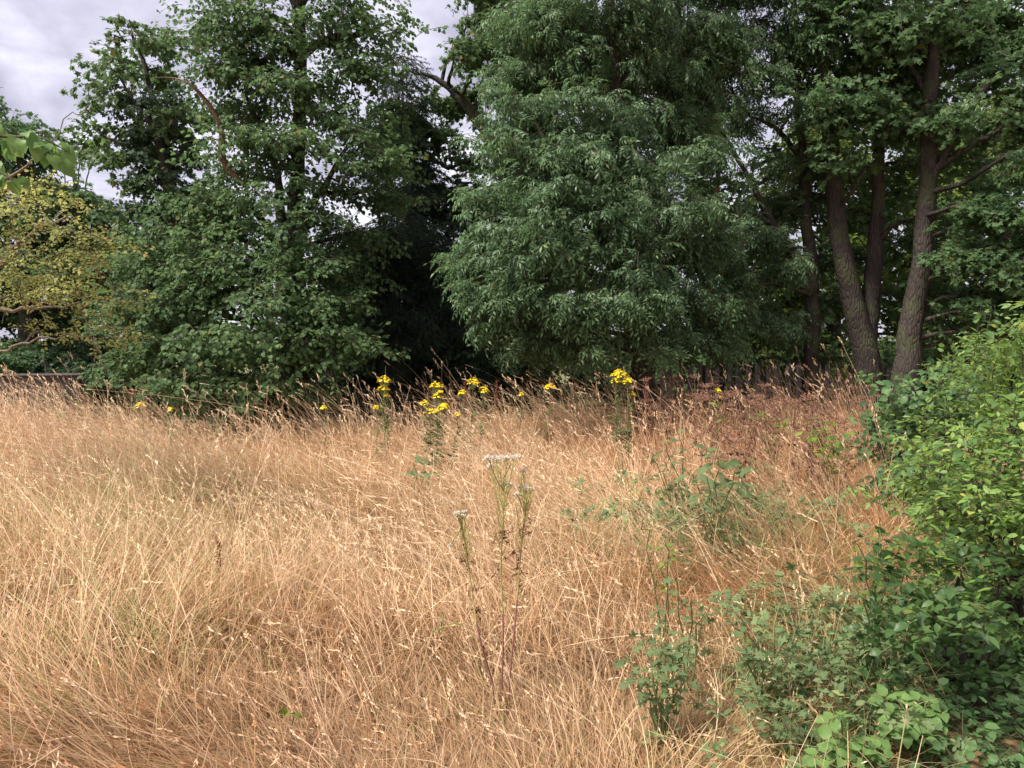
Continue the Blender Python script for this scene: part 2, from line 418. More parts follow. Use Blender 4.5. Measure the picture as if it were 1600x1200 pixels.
# ------------------------------------------------------------------ leaf sprays (twig along +X, up = +Z)
X, Y, Z = np.eye(3)
def jit(rng, s): return rng.normal(0, s, 3)
def flat_spray(kind, seed, n, length, size, shape, mat, droop=0.35, spread=0.9, hang=0.15, tip=True):
    """a twig with leaves either side, roughly in one plane, like lime, sycamore, hedge"""
    rng = np.random.default_rng(seed); mb = MB()
    tt = np.linspace(0, 1, 6)
    tw = np.stack([tt * length, 0.06 * length * np.sin(tt * 5 + seed), -droop * length * tt ** 2], 1)
    mb.tube(tw, 0.006 * (1 - 0.8 * tt) * (length / 0.4), 3, 1, cap=False)
    nt_ = max(1, n // 6)
    paths = [tw]
    for k in range(2):                                     # two side twigs
        b = tw[1 + k * 2]; s = 1 if k else -1
        dd = unit(X * 0.75 + Y * s * 0.8 + Z * rng.uniform(-0.3, 0.2))
        sw = b + np.outer(tt, dd) * length * 0.55 - np.outer(tt ** 2, Z) * droop * 0.3 * length
        mb.tube(sw, 0.004 * (1 - 0.8 * tt) * (length / 0.4), 3, 1, cap=False); paths.append(sw)
    for i in range(n):
        pth = paths[0] if i % 2 == 0 else paths[1 + (i // 2) % 2]
        t = rng.uniform(0.15, 1.0); j = min(4, int(t * 5)); q = pth[j] + (pth[j + 1] - pth[j]) * (t * 5 - j)
        tan = unit(pth[j + 1] - pth[j]); s = 1 if rng.random() < 0.5 else -1
        side = unit(np.cross(Z, tan)) * s
        d = unit(tan * rng.uniform(0.2, 1.0) + side * spread * rng.uniform(0.4, 1.0) - Z * hang * rng.uniform(0, 2) + jit(rng, 0.18))
        up = unit(Z + jit(rng, 0.38))
        sz = size * rng.uniform(0.65, 1.15)
        st = q + d * sz * 0.35 + jit(rng, 0.012)
        mb.leaf(st, d, up, sz, shape, rng.random(), 0.22, rng.uniform(0.05, 0.4))
    return proto(kind, mb, [mat, M['twig']])
def ash_spray(seed, mat):
    rng = np.random.default_rng(seed); mb = MB()
    mb.tube([[0, 0, 0], [0.12, 0.0, 0.01], [0.24, 0.01, 0.0]], [0.006, 0.005, 0.004], 3, 1, cap=False)
    for k in range(5 + seed % 4):
        a = k * 2.4 + rng.uniform(-0.3, 0.3); b = np.array([0.05 + 0.028 * k, 0, 0])
        d = unit(X * rng.uniform(0.6, 1.3) + (Y * math.cos(a) + Z * math.sin(a) * 0.6) * 0.9 + Z * 0.1)
        Lr = rng.uniform(0.2, 0.28); tt = np.linspace(0, 1, 7)
        rach = b + np.outer(tt, d) * Lr - np.outer(tt ** 2, Z) * Lr * rng.uniform(0.25, 0.6)
        mb.tube(rach, 0.0022 * (1 - 0.6 * tt), 3, 1, cap=False)
        rr = rng.random()
        for i in range(2, 7):
            tan = unit(rach[i] - rach[i - 1]); side = unit(np.cross(Z + jit(rng, 0.2), tan))
            for s in ((1, -1) if i < 6 else (0,)):
                dd = unit(tan * (0.55 if s else 1) + side * s * 0.9 - Z * 0.25 + jit(rng, 0.1))
                mb.leaf(rach[i], dd, unit(Z + jit(rng, 0.25)), rng.uniform(0.055, 0.088), 'slim', min(1, max(0, rr + rng.uniform(-0.2, 0.2))), 0.3, 0.25, 0, 1.15)
    return proto('ash_spray', mb, [mat, M['twig']])
def spruce_spray(seed, mat):
    rng = np.random.default_rng(seed); mb = MB()
    def axis(b, d, Lr, lvl):
        tt = np.linspace(0, 1, 5)
        p = b + np.outer(tt, d) * Lr - np.outer(tt ** 2, Z) * Lr * 0.3
        mb.tube(p, (0.006 if lvl == 0 else 0.003) * (1 - 0.7 * tt), 3, 1, cap=False)
        m = int(Lr / 0.011)
        for i in range(m):
            t = i / m; j = min(3, int(t * 4)); q = p[j] + (p[j + 1] - p[j]) * (t * 4 - j)
            tan = unit(p[j + 1] - p[j]); a = rng.uniform(0, 6.28)
            u = unit(np.cross(tan, Z)); w = np.cross(u, tan)
            dd = unit(tan * 0.7 + (u * math.cos(a) + w * math.sin(a) * 0.6))
            nv = unit(np.cross(dd, jit(rng, 1))) * 0.0065
            l_ = rng.uniform(0.03, 0.05)
            mb.add([q + nv, q - nv, q + dd * l_], [(0, 1, 2)], rng.random())
        return p
    p = axis(np.zeros(3), unit(X), 0.5, 0)
    for i in range(1, 5):
        for s in (1, -1):
            axis(p[i] * 0.95, unit(X * 0.7 + Y * s * 0.8 - Z * 0.1), 0.30 * (1.1 - i * 0.17), 1)
    return proto('spruce_spray', mb, [mat, M['bark']])

SP = {}
SP['lime'] = [flat_spray('lime_spray', 10 + i, 22, 0.42, 0.072, 'heart', M['lime'], 0.3, 0.95, 0.22) for i in range(4)]
SP['sycamore'] = [flat_spray('sycamore_spray', 20 + i, 19, 0.42, 0.092, 'palm', M['sycamore'], 0.25, 1.0, 0.25) for i in range(4)]
SP['wood'] = [flat_spray('wood_spray', 25 + i, 20, 0.42, 0.078, 'palm', M['wood_leaf'], 0.25, 1.0, 0.2) for i in range(4)]
SP['far'] = [flat_spray('far_spray', 30 + i, 20, 0.55, 0.10, 'heart', M['far_leaf'], 0.25, 1.0, 0.2) for i in range(3)]
SP['ash'] = [ash_spray(40 + i, M['ash']) for i in range(7)]
SP['spruce'] = [spruce_spray(50 + i, M['needle']) for i in range(3)]
SP['hawthorn'] = [flat_spray('hawthorn_spray', 60 + i, 40, 0.34, 0.030, 'round', M['hawthorn'], 0.12, 0.9, 0.1) for i in range(3)]
SP['ivy'] = [flat_spray('ivy_spray', 70 + i, 16, 0.30, 0.075, 'palm', M['ivy'], 0.3, 1.0, 0.4) for i in range(2)]
SP['hedge'] = [flat_spray('hedge_spray', 80 + i, 15, 0.24, 0.052, 'oval', M['hedge'], 0.2, 0.95, 0.12) for i in range(4)]
SP['hedge_dark'] = [flat_spray('back_bush_spray', 90 + i, 15, 0.26, 0.06, 'round', M['hedge_dark'], 0.25, 0.95, 0.15) for i in range(3)]
SP['shrub'] = [flat_spray('shrub_spray', 100 + i, 12, 0.26, 0.085, 'oval', M['shrub'], -0.2, 0.8, 0.05) for i in range(3)]
SP['cover'] = [flat_spray('cover_spray', 110 + i, 9, 0.16, 0.034, 'round', M['hedge_dark'], 0.05, 1.0, 0.0) for i in range(3)]

# ------------------------------------------------------------------ trees
def smooth_path(a, b, rng, sag=0.12, wob=0.06, n=6):
    a, b = np.asarray(a), np.asarray(b); l_ = np.linalg.norm(b - a); t = np.linspace(0, 1, n)[:, None]
    p = a * (1 - t) + b * t
    p = p + Z * (np.sin(t * math.pi) * sag * l_)
    p[1:-1] += rng.normal(0, wob * l_ / 3, (n - 2, 3))
    return p
def crown_sprays(blobs3, axis_at, rng, lay=4.0, per=8, pad=(0.28, 0.28, 0.10), droop=-0.1, out_w=0.6, scale=1.0, flat=0.35):
    """blobs3: (centre, radii(3), density) -> positions, directions, ups, tints, pad centres per blob"""
    pos, dr, up, ti, pads = [], [], [], [], []
    for c, r, dn in blobs3:
        n = max(3, int(dn * lay * math.pi * r[0] * r[2] / 0.26 / scale ** 2))
        v = rng.normal(0, 1, (n, 3)); v /= np.linalg.norm(v, axis=1)[:, None]
        v *= rng.random((n, 1)) ** (1 / 2.1)
        pc = c + v * r
        pads.append(pc)
        for q in pc:
            m = max(3, int(per * rng.uniform(0.5, 1.4)))
            tone = np.clip(rng.normal(0.45, 0.33), 0, 1)
            pp = q + rng.normal(0, 1, (m, 3)) * np.array(pad) * scale
            o = q - axis_at(q[2]); o[2] = 0; o = unit(o)
            d = o * out_w + rng.normal(0, 0.5, (m, 3)); d[:, 2] = d[:, 2] * 0.5 + droop
            pos.append(pp); dr.append(d); up.append(Z + rng.normal(0, flat, (m, 3)))
            ti.append(np.clip(tone + rng.normal(0, 0.12, m), 0, 1))
    return np.vstack(pos), np.vstack(dr), np.vstack(up), np.concatenate(ti), pads

def tree(name, label, cat, D, stems, blobs, spray, seed, bark='bark', lay=3.3, per=8, droop=-0.1, pad=(0.22, 0.22, 0.08),
         scale=1.0, group=None, out_w=0.6, extra=None, limbs=True, limb_r=0.045, sides=9, flat=0.35, twigs=0.45, parts=True, sscale=None, tw_r=1.0, min_z=0.15):
    """stems: lists of (px, py, radius[, depth offset]); blobs: (px, py, rx, ry[, depth offset, density]) in photo pixels at depth D"""
    rng = np.random.default_rng(seed)
    S3 = []
    for st in stems:
        S3.append(np.array([list(P(q[0], q[1], D + (q[3] if len(q) > 3 else 0))) + [q[2]] for q in st]))
    base = S3[0][0].copy()
    foot = np.array([base[0], base[1], gh(base[0], base[1]) - 0.08, base[3] * 1.22])
    if base[2] > foot[2] + 0.25:
        mid = foot * 0.6 + base * 0.4; mid[3] = base[3] * 1.03
        S3[0] = np.vstack([foot, mid, S3[0]])
    loc = (float(foot[0]), float(foot[1]), float(gh(base[0], base[1])))
    off = np.array(loc)
    root = thing(name, label, cat, loc, group)
    mb = MB(); allp = []
    for k, s in enumerate(S3):
        sm = spline(s, 5)
        sm[1:-1, :3] += rng.normal(0, 0.012, (len(sm) - 2, 3))
        rad = np.maximum(sm[:, 3], 0.004)
        mb.tube(sm[:, :3] - off, rad, sides if s[0, 3] > 0.08 else 6, 0, rng, 0.05)
        allp.append(sm)
    stem_pts = np.vstack(allp)
    main = allp[0]
    def axis_at(z):
        return main[np.argmin(abs(main[:, 2] - z)), :3]
    B3 = []
    pxm = D / FPX
    for b in blobs:
        do = b[4] if len(b) > 4 and b[4] is not None else rng.uniform(-0.7, 0.7)
        dn = (b[5] if len(b) > 5 else 1.0) * (0.45 if b[1] < -45 else 1.0)
        c = P(b[0], b[1], D + do)
        sh_ = 0.24 * scale
        rx_, rz_ = max(0.14 * scale, b[2] * pxm - sh_), max(0.07 * scale, b[3] * pxm - sh_ * .6)
        B3.append((c, np.array([rx_, max(0.3 * scale, rx_ * 0.9), rz_]), dn * (b[2] * b[3] * pxm * pxm) / (rx_ * rz_)))
    pos, dr, up, ti, pads = crown_sprays(B3, axis_at, rng, lay, per, pad, droop, out_w, scale, flat)
    keep = pos[:, 2] > min_z
    pos, dr, up, ti = pos[keep], dr[keep], up[keep], ti[keep]
    if limbs:
        lb = MB()
        for (c, r, dn), pc in zip(B3, pads):
            dd = np.linalg.norm((stem_pts[:, :3] - c) * np.array([1, 1, 0.8]), axis=1) + np.where(stem_pts[:, 2] > c[2] - 0.1, 1.2, 0)
            k = np.argmin(dd); a = stem_pts[k, :3]; r0 = min(stem_pts[k, 3] * 0.7, limb_r)
            pth = smooth_path(a, c, rng, rng.uniform(-0.02, 0.12))
            tt = np.linspace(0, 1, len(pth))
            lb.tube(pth - off, r0 * (1 - 0.72 * tt) + 0.003 * tw_r, 6, cap=False)
            for q in pc:
                if rng.random() < twigs:
                    j = rng.integers(2, len(pth))
                    p2 = smooth_path(pth[j], q, rng, rng.uniform(-0.05, 0.1), 0.1, 4)
                    lb.tube(p2 - off, np.array([0.011, 0.009, 0.006, 0.003]) * tw_r, 4, cap=False)
            if parts:
                obj('branch', lb.mesh('branch', [M[bark]]), root); lb = MB()
        if not parts:
            mb.v_off = len(mb.v)
            mb.f.extend([tuple(i + len(mb.v) for i in f) for f in lb.f]); mb.v.extend(lb.v); mb.r.extend(lb.r); mb.t.extend(lb.t); mb.m.extend(lb.m)
    obj('trunk', mb.mesh('trunk', [M[bark]]), root)
    cr = scatter('crown', root, SP[spray], pos, frames_to_euler(dr, up), (sscale or scale) * rng.uniform(0.8, 1.2, len(pos)), ti,
                 SP[spray][0].data.materials[0], loc=loc, seed=seed)
    if extra: extra(root, off, rng, main)
    return root

# ------------------------------------------------------------------ the ground
def build_ground():
    n = 120
    xs = np.concatenate([[-900, -200, -60, -25], np.linspace(-14, 14, n), [25, 60, 200, 900]])
    ys = np.concatenate([[-300, -60, -15], np.linspace(-4, 20, n), [30, 60, 200, 900]])
    gx, gy = np.meshgrid(xs, ys, indexing='ij')
    near = np.clip((20 - np.maximum(abs(gx), abs(gy - 6))) / 5, 0, 1)
    gz = gh(gx, gy) * near
    v = np.stack([gx, gy, gz], -1).reshape(-1, 3)
    a, b = len(xs), len(ys)
    f = [(i * b + j, (i + 1) * b + j, (i + 1) * b + j + 1, i * b + j + 1) for i in range(a - 1) for j in range(b - 1)]
    me = bpy.data.meshes.new('ground'); me.from_pydata(v.tolist(), [], f); me.materials.append(M['ground'])
    me.polygons.foreach_set('use_smooth', [True] * len(f))
    o = obj('ground', me, kind='structure')
    tag(o, 'dry brown soil and straw litter under the whole meadow', 'ground')
build_ground()

# ------------------------------------------------------------------ the trees behind the meadow
def dead_limb(root, off, rng, main):
    mb = MB()
    pts = spline([list(P(x, y, 12.6)) + [r] for x, y, r in
                  [(378, 285, .04), (356, 264, .05), (346, 237, .055), (347, 210, .05), (337, 180, .038), (320, 155, .032), (301, 135, .027), (285, 126, .018), (262, 121, .010), (238, 122, .004)]], 4)
    mb.tube(pts[:, :3] - off, pts[:, 3], 8, 0, rng, 0.10)
    q = [P(289, 128, 12.6), P(287, 118, 12.6), P(288, 111, 12.62)]
    mb.tube(np.array(q) - off, [.012, .008, .004], 5)
    o = obj('dead_limb', mb.mesh('dead_limb', [M['bark_red']]), root)
    o['label'] = 'bare reddish brown broken limb arching out of the foliage'

tree('lime_tree', 'tall lime tree with straight dark trunk, low skirt of leaves and an arching broken limb', 'tree', 13.0,
     [[(462, 600, .26), (458, 400, .17), (466, 250, .115), (470, 100, .10), (466, 20, .09), (455, -220, .05)],
      [(460, 420, .10, .1), (439, 340, .085, .1), (432, 270, .06, .2), (405, 190, .03, .2)],
      [(462, 410, .10, -.1), (478, 340, .07, -.2), (512, 280, .045, -.3), (560, 200, .02, -.3)],
      [(450, 420, .08, -.2), (415, 350, .06, -.3), (385, 310, .04, -.4)],
      [(468, 90, .10), (510, 62, .06), (560, 55, .045), (610, 32, .02)],
      [(466, 20, .08), (445, -30, .05), (400, -80, .03)], [(468, 10, .08), (500, -50, .05), (560, -90, .03)]],
     [(330, 40, 45, 40, None, .72), (345, 95, 42, 30, None, .72), (395, 20, 65, 45, None, .72), (400, 95, 75, 40, None, .72), (430, 60, 40, 50), (530, 55, 75, 40, None, .72), (578, 28, 30, 28),
      (545, 110, 70, 35, None, .72), (500, 20, 60, 50, None, .72), (480, 150, 60, 40, None, .72), (410, 160, 70, 35, None, .72), (360, 165, 35, 20), (390, 215, 70, 35, None, .72), (520, 185, 80, 35, None, .72),
      (570, 235, 55, 40, None, .8), (450, 250, 60, 28, None, .7), (500, 285, 50, 28, None, .5), (560, 300, 45, 30, None, .5), (380, 265, 50, 30),
      (340, 320, 70, 40, -.5), (290, 370, 75, 40, -.6), (250, 425, 65, 42, -.6), (390, 350, 60, 30, -.8), (380, 410, 80, 40, -1), (480, 410, 70, 35, -1), (535, 400, 45, 50, -.4, .8),
      (320, 450, 90, 40, -1.2), (440, 460, 90, 40, -1.4), (510, 470, 55, 45, -1), (225, 490, 55, 35, -.8), (275, 525, 80, 32, -1.2), (370, 525, 90, 38, -1.6), (470, 530, 95, 40, -1.6),
      (545, 520, 40, 36, -.8, .7), (230, 560, 60, 28, -1), (320, 580, 80, 30, -1.5), (430, 590, 90, 32, -1.7), (400, 640, 120, 25, -1.3),
      (455, 130, 50, 30, -.9, .55), (490, 220, 50, 30, -.9, .55), (430, 205, 45, 28, -.8, .55), (450, 300, 45, 28, -1.0, .55), (520, 340, 50, 30, -.8, .55), (480, 360, 55, 28, -1.1, .55), (560, 360, 45, 30, -.3, .55), (590, 300, 40, 30, 0, .55), (400, 300, 45, 28, -.8, .55), (455, 50, 40, 22, -.8, .6), (580, 195, 36, 26, None, .6), (330, 390, 60, 30, -1.2, .55), (260, 470, 60, 28, -1.2), (400, -60, 110, 60), (520, -70, 110, 60), (460, -160, 110, 70)],
     'lime', 1, per=8, droop=-0.22, pad=(0.24, 0.24, 0.07), flat=0.28, extra=dead_limb, limb_r=.05)

def ivy(root, off, rng, main):
    n = 420
    k = rng.integers(int(len(main) * .25), int(len(main) * .8), n)
    a = rng.uniform(0, 6.28, n); r = rng.uniform(.1, .55, n)
    p = main[k, :3] + np.stack([np.cos(a) * r, np.sin(a) * r, rng.uniform(-.2, .2, n)], 1)
    d = np.stack([np.cos(a), np.sin(a), rng.uniform(-.8, .2, n)], 1)
    scatter('ivy', root, SP['ivy'], p, frames_to_euler(d, Z + rng.normal(0, .4, (n, 3))), rng.uniform(.8, 1.3, n), rng.random(n), M['ivy'], loc=tuple(off), seed=5)
tree('sycamore_tree', 'slender sycamore with ivy dark trunk rising against the clouds beside the lime', 'tree', 15.0,
     [[(300, 600, .22), (292, 420, .18), (262, 280, .12), (245, 190, .08), (228, 110, .04), (205, 45, .015)],
      [(262, 280, .06), (215, 240, .04), (150, 205, .012)], [(248, 210, .05), (205, 150, .03), (178, 100, .01)]],
     [(203, 50, 18, 20), (192, 85, 22, 20), (236, 62, 20, 25), (215, 105, 40, 20), (172, 105, 14, 22), (172, 150, 16, 22), (252, 110, 28, 26), (205, 140, 35, 18), (250, 160, 45, 28),
      (275, 190, 38, 30), (200, 200, 40, 20), (155, 212, 24, 14), (235, 220, 55, 26), (190, 245, 32, 16), (265, 250, 50, 32), (225, 280, 40, 22), (285, 300, 50, 35),
      (250, 330, 45, 25), (310, 350, 50, 40), (240, 385, 40, 30)],
     'sycamore', 2, per=7, lay=2.6, droop=-0.15, extra=ivy, limb_r=.03)

tree('sycamore_tree', 'sycamore with leaning crooked trunk and open crown behind the ash', 'tree', 16.0,
     [[(840, 600, .30), (828, 440, .27), (800, 310, .22), (778, 240, .17), (738, 175, .12), (690, 128, .06), (640, 110, .02)],
      [(805, 330, .16), (835, 200, .12), (850, 60, .09), (850, -120, .05)], [(775, 235, .08), (735, 250, .05), (700, 265, .02)]],
     [(738, 25, 30, 32), (712, 85, 22, 24), (775, 15, 55, 40), (760, 80, 55, 36), (705, 150, 50, 26), (652, 178, 40, 20), (625, 165, 26, 14), (770, 140, 50, 32), (825, 40, 60, 60), (835, 120, 55, 45),
      (770, 200, 45, 28), (695, 210, 45, 22), (640, 230, 45, 26, None, .6), (720, 285, 40, 24, None, .7), (775, 310, 38, 30, None, .7), (690, 300, 35, 20, None, .6), (750, 250, 30, 20, None, .6),
      (660, 250, 50, 30, .4, .5), (610, 215, 40, 22, .3, .5), (700, 330, 50, 26, .4, .6), (620, 300, 45, 26, .5, .4), (740, 330, 40, 26), (660, 370, 50, 26, .6, .5), (800, 380, 60, 50), (780, 450, 60, 50), (860, 230, 60, 50), (900, 60, 60, 60), (760, -60, 90, 60), (860, -70, 90, 60), (830, -160, 100, 70)],
     'sycamore', 3, per=8, droop=-0.12)

tree('ash_tree', 'large full ash tree with drooping feathery leaves down to the fence', 'tree', 11.6,
     [[(1005, 600, .19), (1003, 480, .17), (988, 330, .14), (965, 150, .10), (945, -100, .05)],
      [(1003, 500, .10, -.2), (930, 360, .07, -.6), (870, 250, .045, -.9), (835, 190, .02, -1.0)],
      [(995, 400, .10, .2), (1045, 230, .08, .4), (1065, 60, .05, .4)], [(1003, 480, .08, -.2), (910, 420, .05, -.7), (830, 395, .02, -.8)],
      [(990, 340, .08), (920, 180, .05, -.2), (880, 60, .03, -.2)]],
     [(890, 35, 55, 45, 0), (960, 35, 65, 45, .3), (1050, 30, 75, 45, .4), (905, 100, 60, 35, -.2), (980, 105, 65, 40, 0), (1060, 110, 60, 45, .4), (825, 165, 55, 32, -.6), (890, 165, 55, 35, -.5),
      (960, 180, 65, 40, -.5), (1035, 185, 65, 42, 0), (850, 225, 55, 32, -.7), (925, 245, 70, 38, -.9), (1010, 260, 70, 40, -.5), (1080, 240, 45, 45, 0), (815, 285, 45, 30, -.8), (880, 305, 65, 38, -1),
      (960, 320, 70, 40, -1), (1040, 330, 60, 42, -.4), (830, 345, 55, 32, -1), (768, 365, 38, 26, -.6), (745, 400, 26, 20, -.5, .8), (800, 400, 60, 36, -1.1), (890, 390, 70, 40, -1.2), (985, 400, 65, 40, -1),
      (1070, 400, 50, 45, -.2), (760, 445, 38, 28, -.8), (830, 460, 65, 38, -1.1), (920, 465, 65, 38, -1.2), (1005, 475, 60, 38, -1), (1085, 460, 45, 40, -.3), (795, 500, 36, 26, -.8), (860, 520, 55, 26, -.9, .8),
      (940, 530, 55, 26, -1, .8), (1030, 535, 50, 24, -.7, .8), (1100, 520, 42, 32, -.2), (1110, 60, 55, 45, .4), (1110, 150, 36, 32, .4, .6), (1110, 370, 34, 30, .2, .6), (1130, 480, 36, 30, .1, .6), (840, 110, 50, 36, .2), (800, 230, 40, 28, -.3, .8), (830, 40, 60, 45, .3), (790, 120, 40, 30, .1, .8), (870, 10, 50, 40, -.3), (1000, 10, 60, 36, -.3), (770, 300, 34, 22, -.8), (930, -50, 110, 60, 0), (1050, -60, 110, 60, .3), (980, -150, 120, 60, .2)],
     'ash', 4, lay=2.7, per=12, droop=-0.38, pad=(0.19, 0.19, 0.10), out_w=0.55, flat=0.45)

tree('small_tree', 'young tree with thin reddish trunk close behind the palings', 'tree', 13.4,
     [[(1124, 600, .085), (1127, 500, .075), (1130, 420, .055), (1120, 330, .035), (1125, 240, .02)]],
     [(1130, 470, 45, 30, None, .8), (1150, 420, 40, 30, None, .7), (1110, 380, 40, 30, None, .8), (1135, 330, 35, 25, None, .6), (1165, 480, 35, 25, None, .6), (1160, 380, 30, 20, None, .5),
      (1110, 290, 30, 25, None, .6), (1090, 520, 50, 30)], 'sycamore', 5, bark='bark_red', per=7)

tree('ash_tree', 'thin forked ash with sparse leaves between the big ash and the twin trunk', 'tree', 12.8,
     [[(1267, 600, .125), (1268, 450, .115), (1258, 330, .09), (1254, 240, .075), (1246, 130, .05), (1240, -60, .02)],
      [(1266, 460, .09, -.1), (1236, 395, .075, -.2), (1190, 318, .055, -.3), (1160, 262, .04, -.3), (1130, 210, .02, -.3)],
      [(1256, 250, .05), (1210, 200, .035), (1170, 180, .015)]],
     [(1140, 60, 55, 40, None, .9), (1195, 35, 60, 36), (1130, 130, 35, 32, None, .6), (1205, 110, 48, 32, None, .7), (1190, 180, 40, 26, None, .5), (1240, 170, 40, 35, None, .8), (1150, 330, 30, 24, None, .3),
      (1215, 265, 36, 32, None, .7), (1205, 370, 34, 28, None, .4), (1230, 425, 30, 26, None, .45), (1170, 445, 32, 24, None, .4), (1215, 500, 40, 28, None, .7), (1230, 330, 30, 30, None, .7), (1150, -30, 100, 50), (1180, -120, 100, 60), (1105, 180, 30, 28, .3, .5), (1100, 80, 50, 45, .3), (1255, 60, 50, 45), (1250, 300, 36, 36, .3, .8), (1285, 400, 36, 36, .5, .8), (1245, 520, 40, 30, .3, .8), (1180, 560, 50, 24, .3), (1275, 250, 36, 30, .4)],
     'ash', 6, lay=2.8, per=10, droop=-0.35, pad=(0.19, 0.19, 0.10))

tree('sycamore_tree', 'big sycamore whose trunk splits into two stems above the palings', 'tree', 12.4,
     [[(1357, 600, 0.229), (1352, 545, 0.200), (1330, 460, 0.163), (1308, 340, 0.141), (1297, 205, 0.118), (1288, 100, 0.089), (1272, -80, 0.044)],
      [(1353, 545, 0.141, .05), (1362, 450, 0.137, .1), (1371, 340, 0.111, .15), (1374, 220, 0.089, .2), (1392, 110, 0.059, .2), (1420, -40, 0.030)],
      [(1372, 375, 0.044, .1), (1398, 352, 0.037), (1440, 340, 0.022), (1490, 325, 0.009)], [(1374, 220, 0.044, .2), (1350, 170, 0.033, .2), (1340, 110, 0.022)],
      [(1308, 330, 0.037), (1330, 300, 0.026, -.3), (1352, 262, 0.011, -.5)]],
     [(1290, 35, 70, 45), (1350, 60, 65, 45), (1250, 110, 45, 36), (1310, 120, 60, 36), (1400, 40, 70, 50), (1385, 120, 60, 40), (1330, 185, 45, 30), (1400, 190, 50, 34), (1340, 250, 36, 26, .4, .8),
      (1410, 250, 36, 30, .4, .8), (1245, 225, 36, 28, .4, .8), (1390, 300, 30, 25, .6, .7), (1300, 250, 40, 26, -.3, .7), (1270, 300, 34, 30, .5), (1335, 330, 36, 28, .5), (1330, 400, 30, 36, .8), (1400, 380, 34, 40, .8), (1385, 460, 34, 36, .8), (1300, 470, 34, 36, .6), (1300, 550, 40, 24, .5), (1440, 190, 50, 34, .4), (1360, 150, 50, 26, -.5), (1290, 160, 40, 26, -.4), (1330, -40, 120, 50), (1320, -140, 130, 60)],
     'wood', 7, per=8, droop=-0.1, limb_r=.04)

tree('sycamore_tree', 'sycamore with a single thick trunk and long low branches over the hedge', 'tree', 11.8,
     [[(1412, 600, 0.200), (1424, 510, 0.174), (1440, 400, 0.148), (1450, 290, 0.133), (1452, 160, 0.111), (1462, 40, 0.074), (1470, -120, 0.037)],
      [(1450, 285, 0.067), (1470, 255, 0.059, -.1), (1510, 180, 0.048, -.3), (1560, 115, 0.041, -.4), (1640, 60, 0.022, -.5)],
      [(1452, 270, 0.059), (1500, 240, 0.044, -.2), (1560, 205, 0.033, -.4), (1660, 170, 0.015, -.6)],
      [(1455, 300, 0.044), (1510, 285, 0.037, -.5), (1570, 245, 0.026, -.8), (1650, 215, 0.011, -1)],
      [(1442, 340, 0.037), (1490, 325, 0.030, -.6), (1560, 335, 0.022, -1.0), (1640, 345, 0.009, -1.2)],
      [(1452, 150, 0.052), (1420, 100, 0.037, .2), (1380, 60, 0.015, .2)]],
     [(1460, 30, 75, 45), (1530, 70, 75, 40), (1595, 30, 65, 50), (1650, 90, 60, 50), (1445, 95, 55, 32), (1520, 130, 55, 28), (1590, 140, 55, 30), (1560, 190, 50, 24, None, .7), (1640, 200, 55, 40), (1530, 20, 70, 40),
      (1545, 255, 50, 28, -.6, .7), (1610, 270, 45, 30, -.8), (1525, 330, 48, 32, -.6), (1590, 340, 55, 36, -.9), (1500, 390, 45, 36, -.3), (1565, 410, 60, 40, -.8), (1640, 400, 60, 60, -.9), (1500, 460, 50, 34, -.2), (1575, 480, 65, 38, -.7), (1650, 500, 60, 50, -.8),
      (1490, 520, 45, 30, .2), (1480, 180, 45, 30, -.3), (1475, 250, 40, 26, .4, .8), (1540, 300, 40, 24, -.3, .8), (1470, 350, 34, 30, .4, .8), (1610, 190, 50, 30, -.5), (1450, 440, 40, 40, .7), (1540, 540, 60, 30, .2), (1480, -50, 130, 50), (1600, -50, 120, 50), (1540, -140, 140, 60)],
     'wood', 8, per=8, droop=-0.12, limb_r=.035)

def conifer():
    D = 15.5
    rng = np.random.default_rng(9)
    top, bot = P(628, 70, D), P(640, 600, D)
    loc = (float(bot[0]), float(D), float(gh(bot[0], D)))
    off = np.array(loc)
    root = thing('spruce_tree', 'dark spruce with a thin bare spire between the lime and the ash', 'tree', loc)
    mb = MB(); foot = np.array([bot[0], bot[1], loc[2] - .08])
    h = top[2] - foot[2]
    tt = np.linspace(0, 1, 14)
    pts = foot + np.outer(tt, top - foot)
    mb.tube(pts - off, 0.16 * (1 - tt) ** 1.6 + 0.005, 8, 0, rng, .06)
    lb = mb; pos, dr, up = [], [], []
    t = 0.06
    while t < 0.985:
        q = foot + (top - foot) * t
        fill = 1.0 if t < 0.52 else 0.6
        R = (1 - t) ** 0.6 * 2.1 + 0.12 if t < 0.55 else (1 - t) * 1.6 + 0.08
        for k in range(rng.integers(6, 9) if t < .55 else 5):
            a = rng.uniform(0, 6.283); l_ = R * rng.uniform(.7, 1.1)
            d = np.array([math.cos(a), math.sin(a), rng.uniform(-.05, .25)])
            s = np.linspace(0, 1, 6)
            p = q + np.outer(s, d) * l_ - np.outer(np.sin(s * 2.6) ** 2, Z) * l_ * .22
            lb.tube(p - off, 0.018 * (1 - .8 * s) * (1 - t) + .003, 4, cap=False)
            m = int(l_ * 12 * fill) + 1
            for i in range(m):
                u = rng.uniform(.12, 1); j = min(4, int(u * 5)); c = p[j] + (p[j + 1] - p[j]) * (u * 5 - j)
                side = np.array([-d[1], d[0], 0]) * rng.choice([-1, 1])
                pos.append(c + rng.normal(0, .04, 3)); dr.append(unit(d * rng.uniform(.4, 1) + side * rng.uniform(0, .9) - Z * rng.uniform(.1, .7)))
                up.append(Z + rng.normal(0, .3, 3))
        t += 0.021 if t < .55 else 0.028
    obj('trunk', lb.mesh('trunk', [M['bark']]), root)
    n = len(pos)
    scatter('crown', root, SP['spruce'], pos, frames_to_euler(np.array(dr), np.array(up)), rng.uniform(.95, 1.4, n), rng.random(n), M['needle'], loc=loc, seed=9)
conifer()

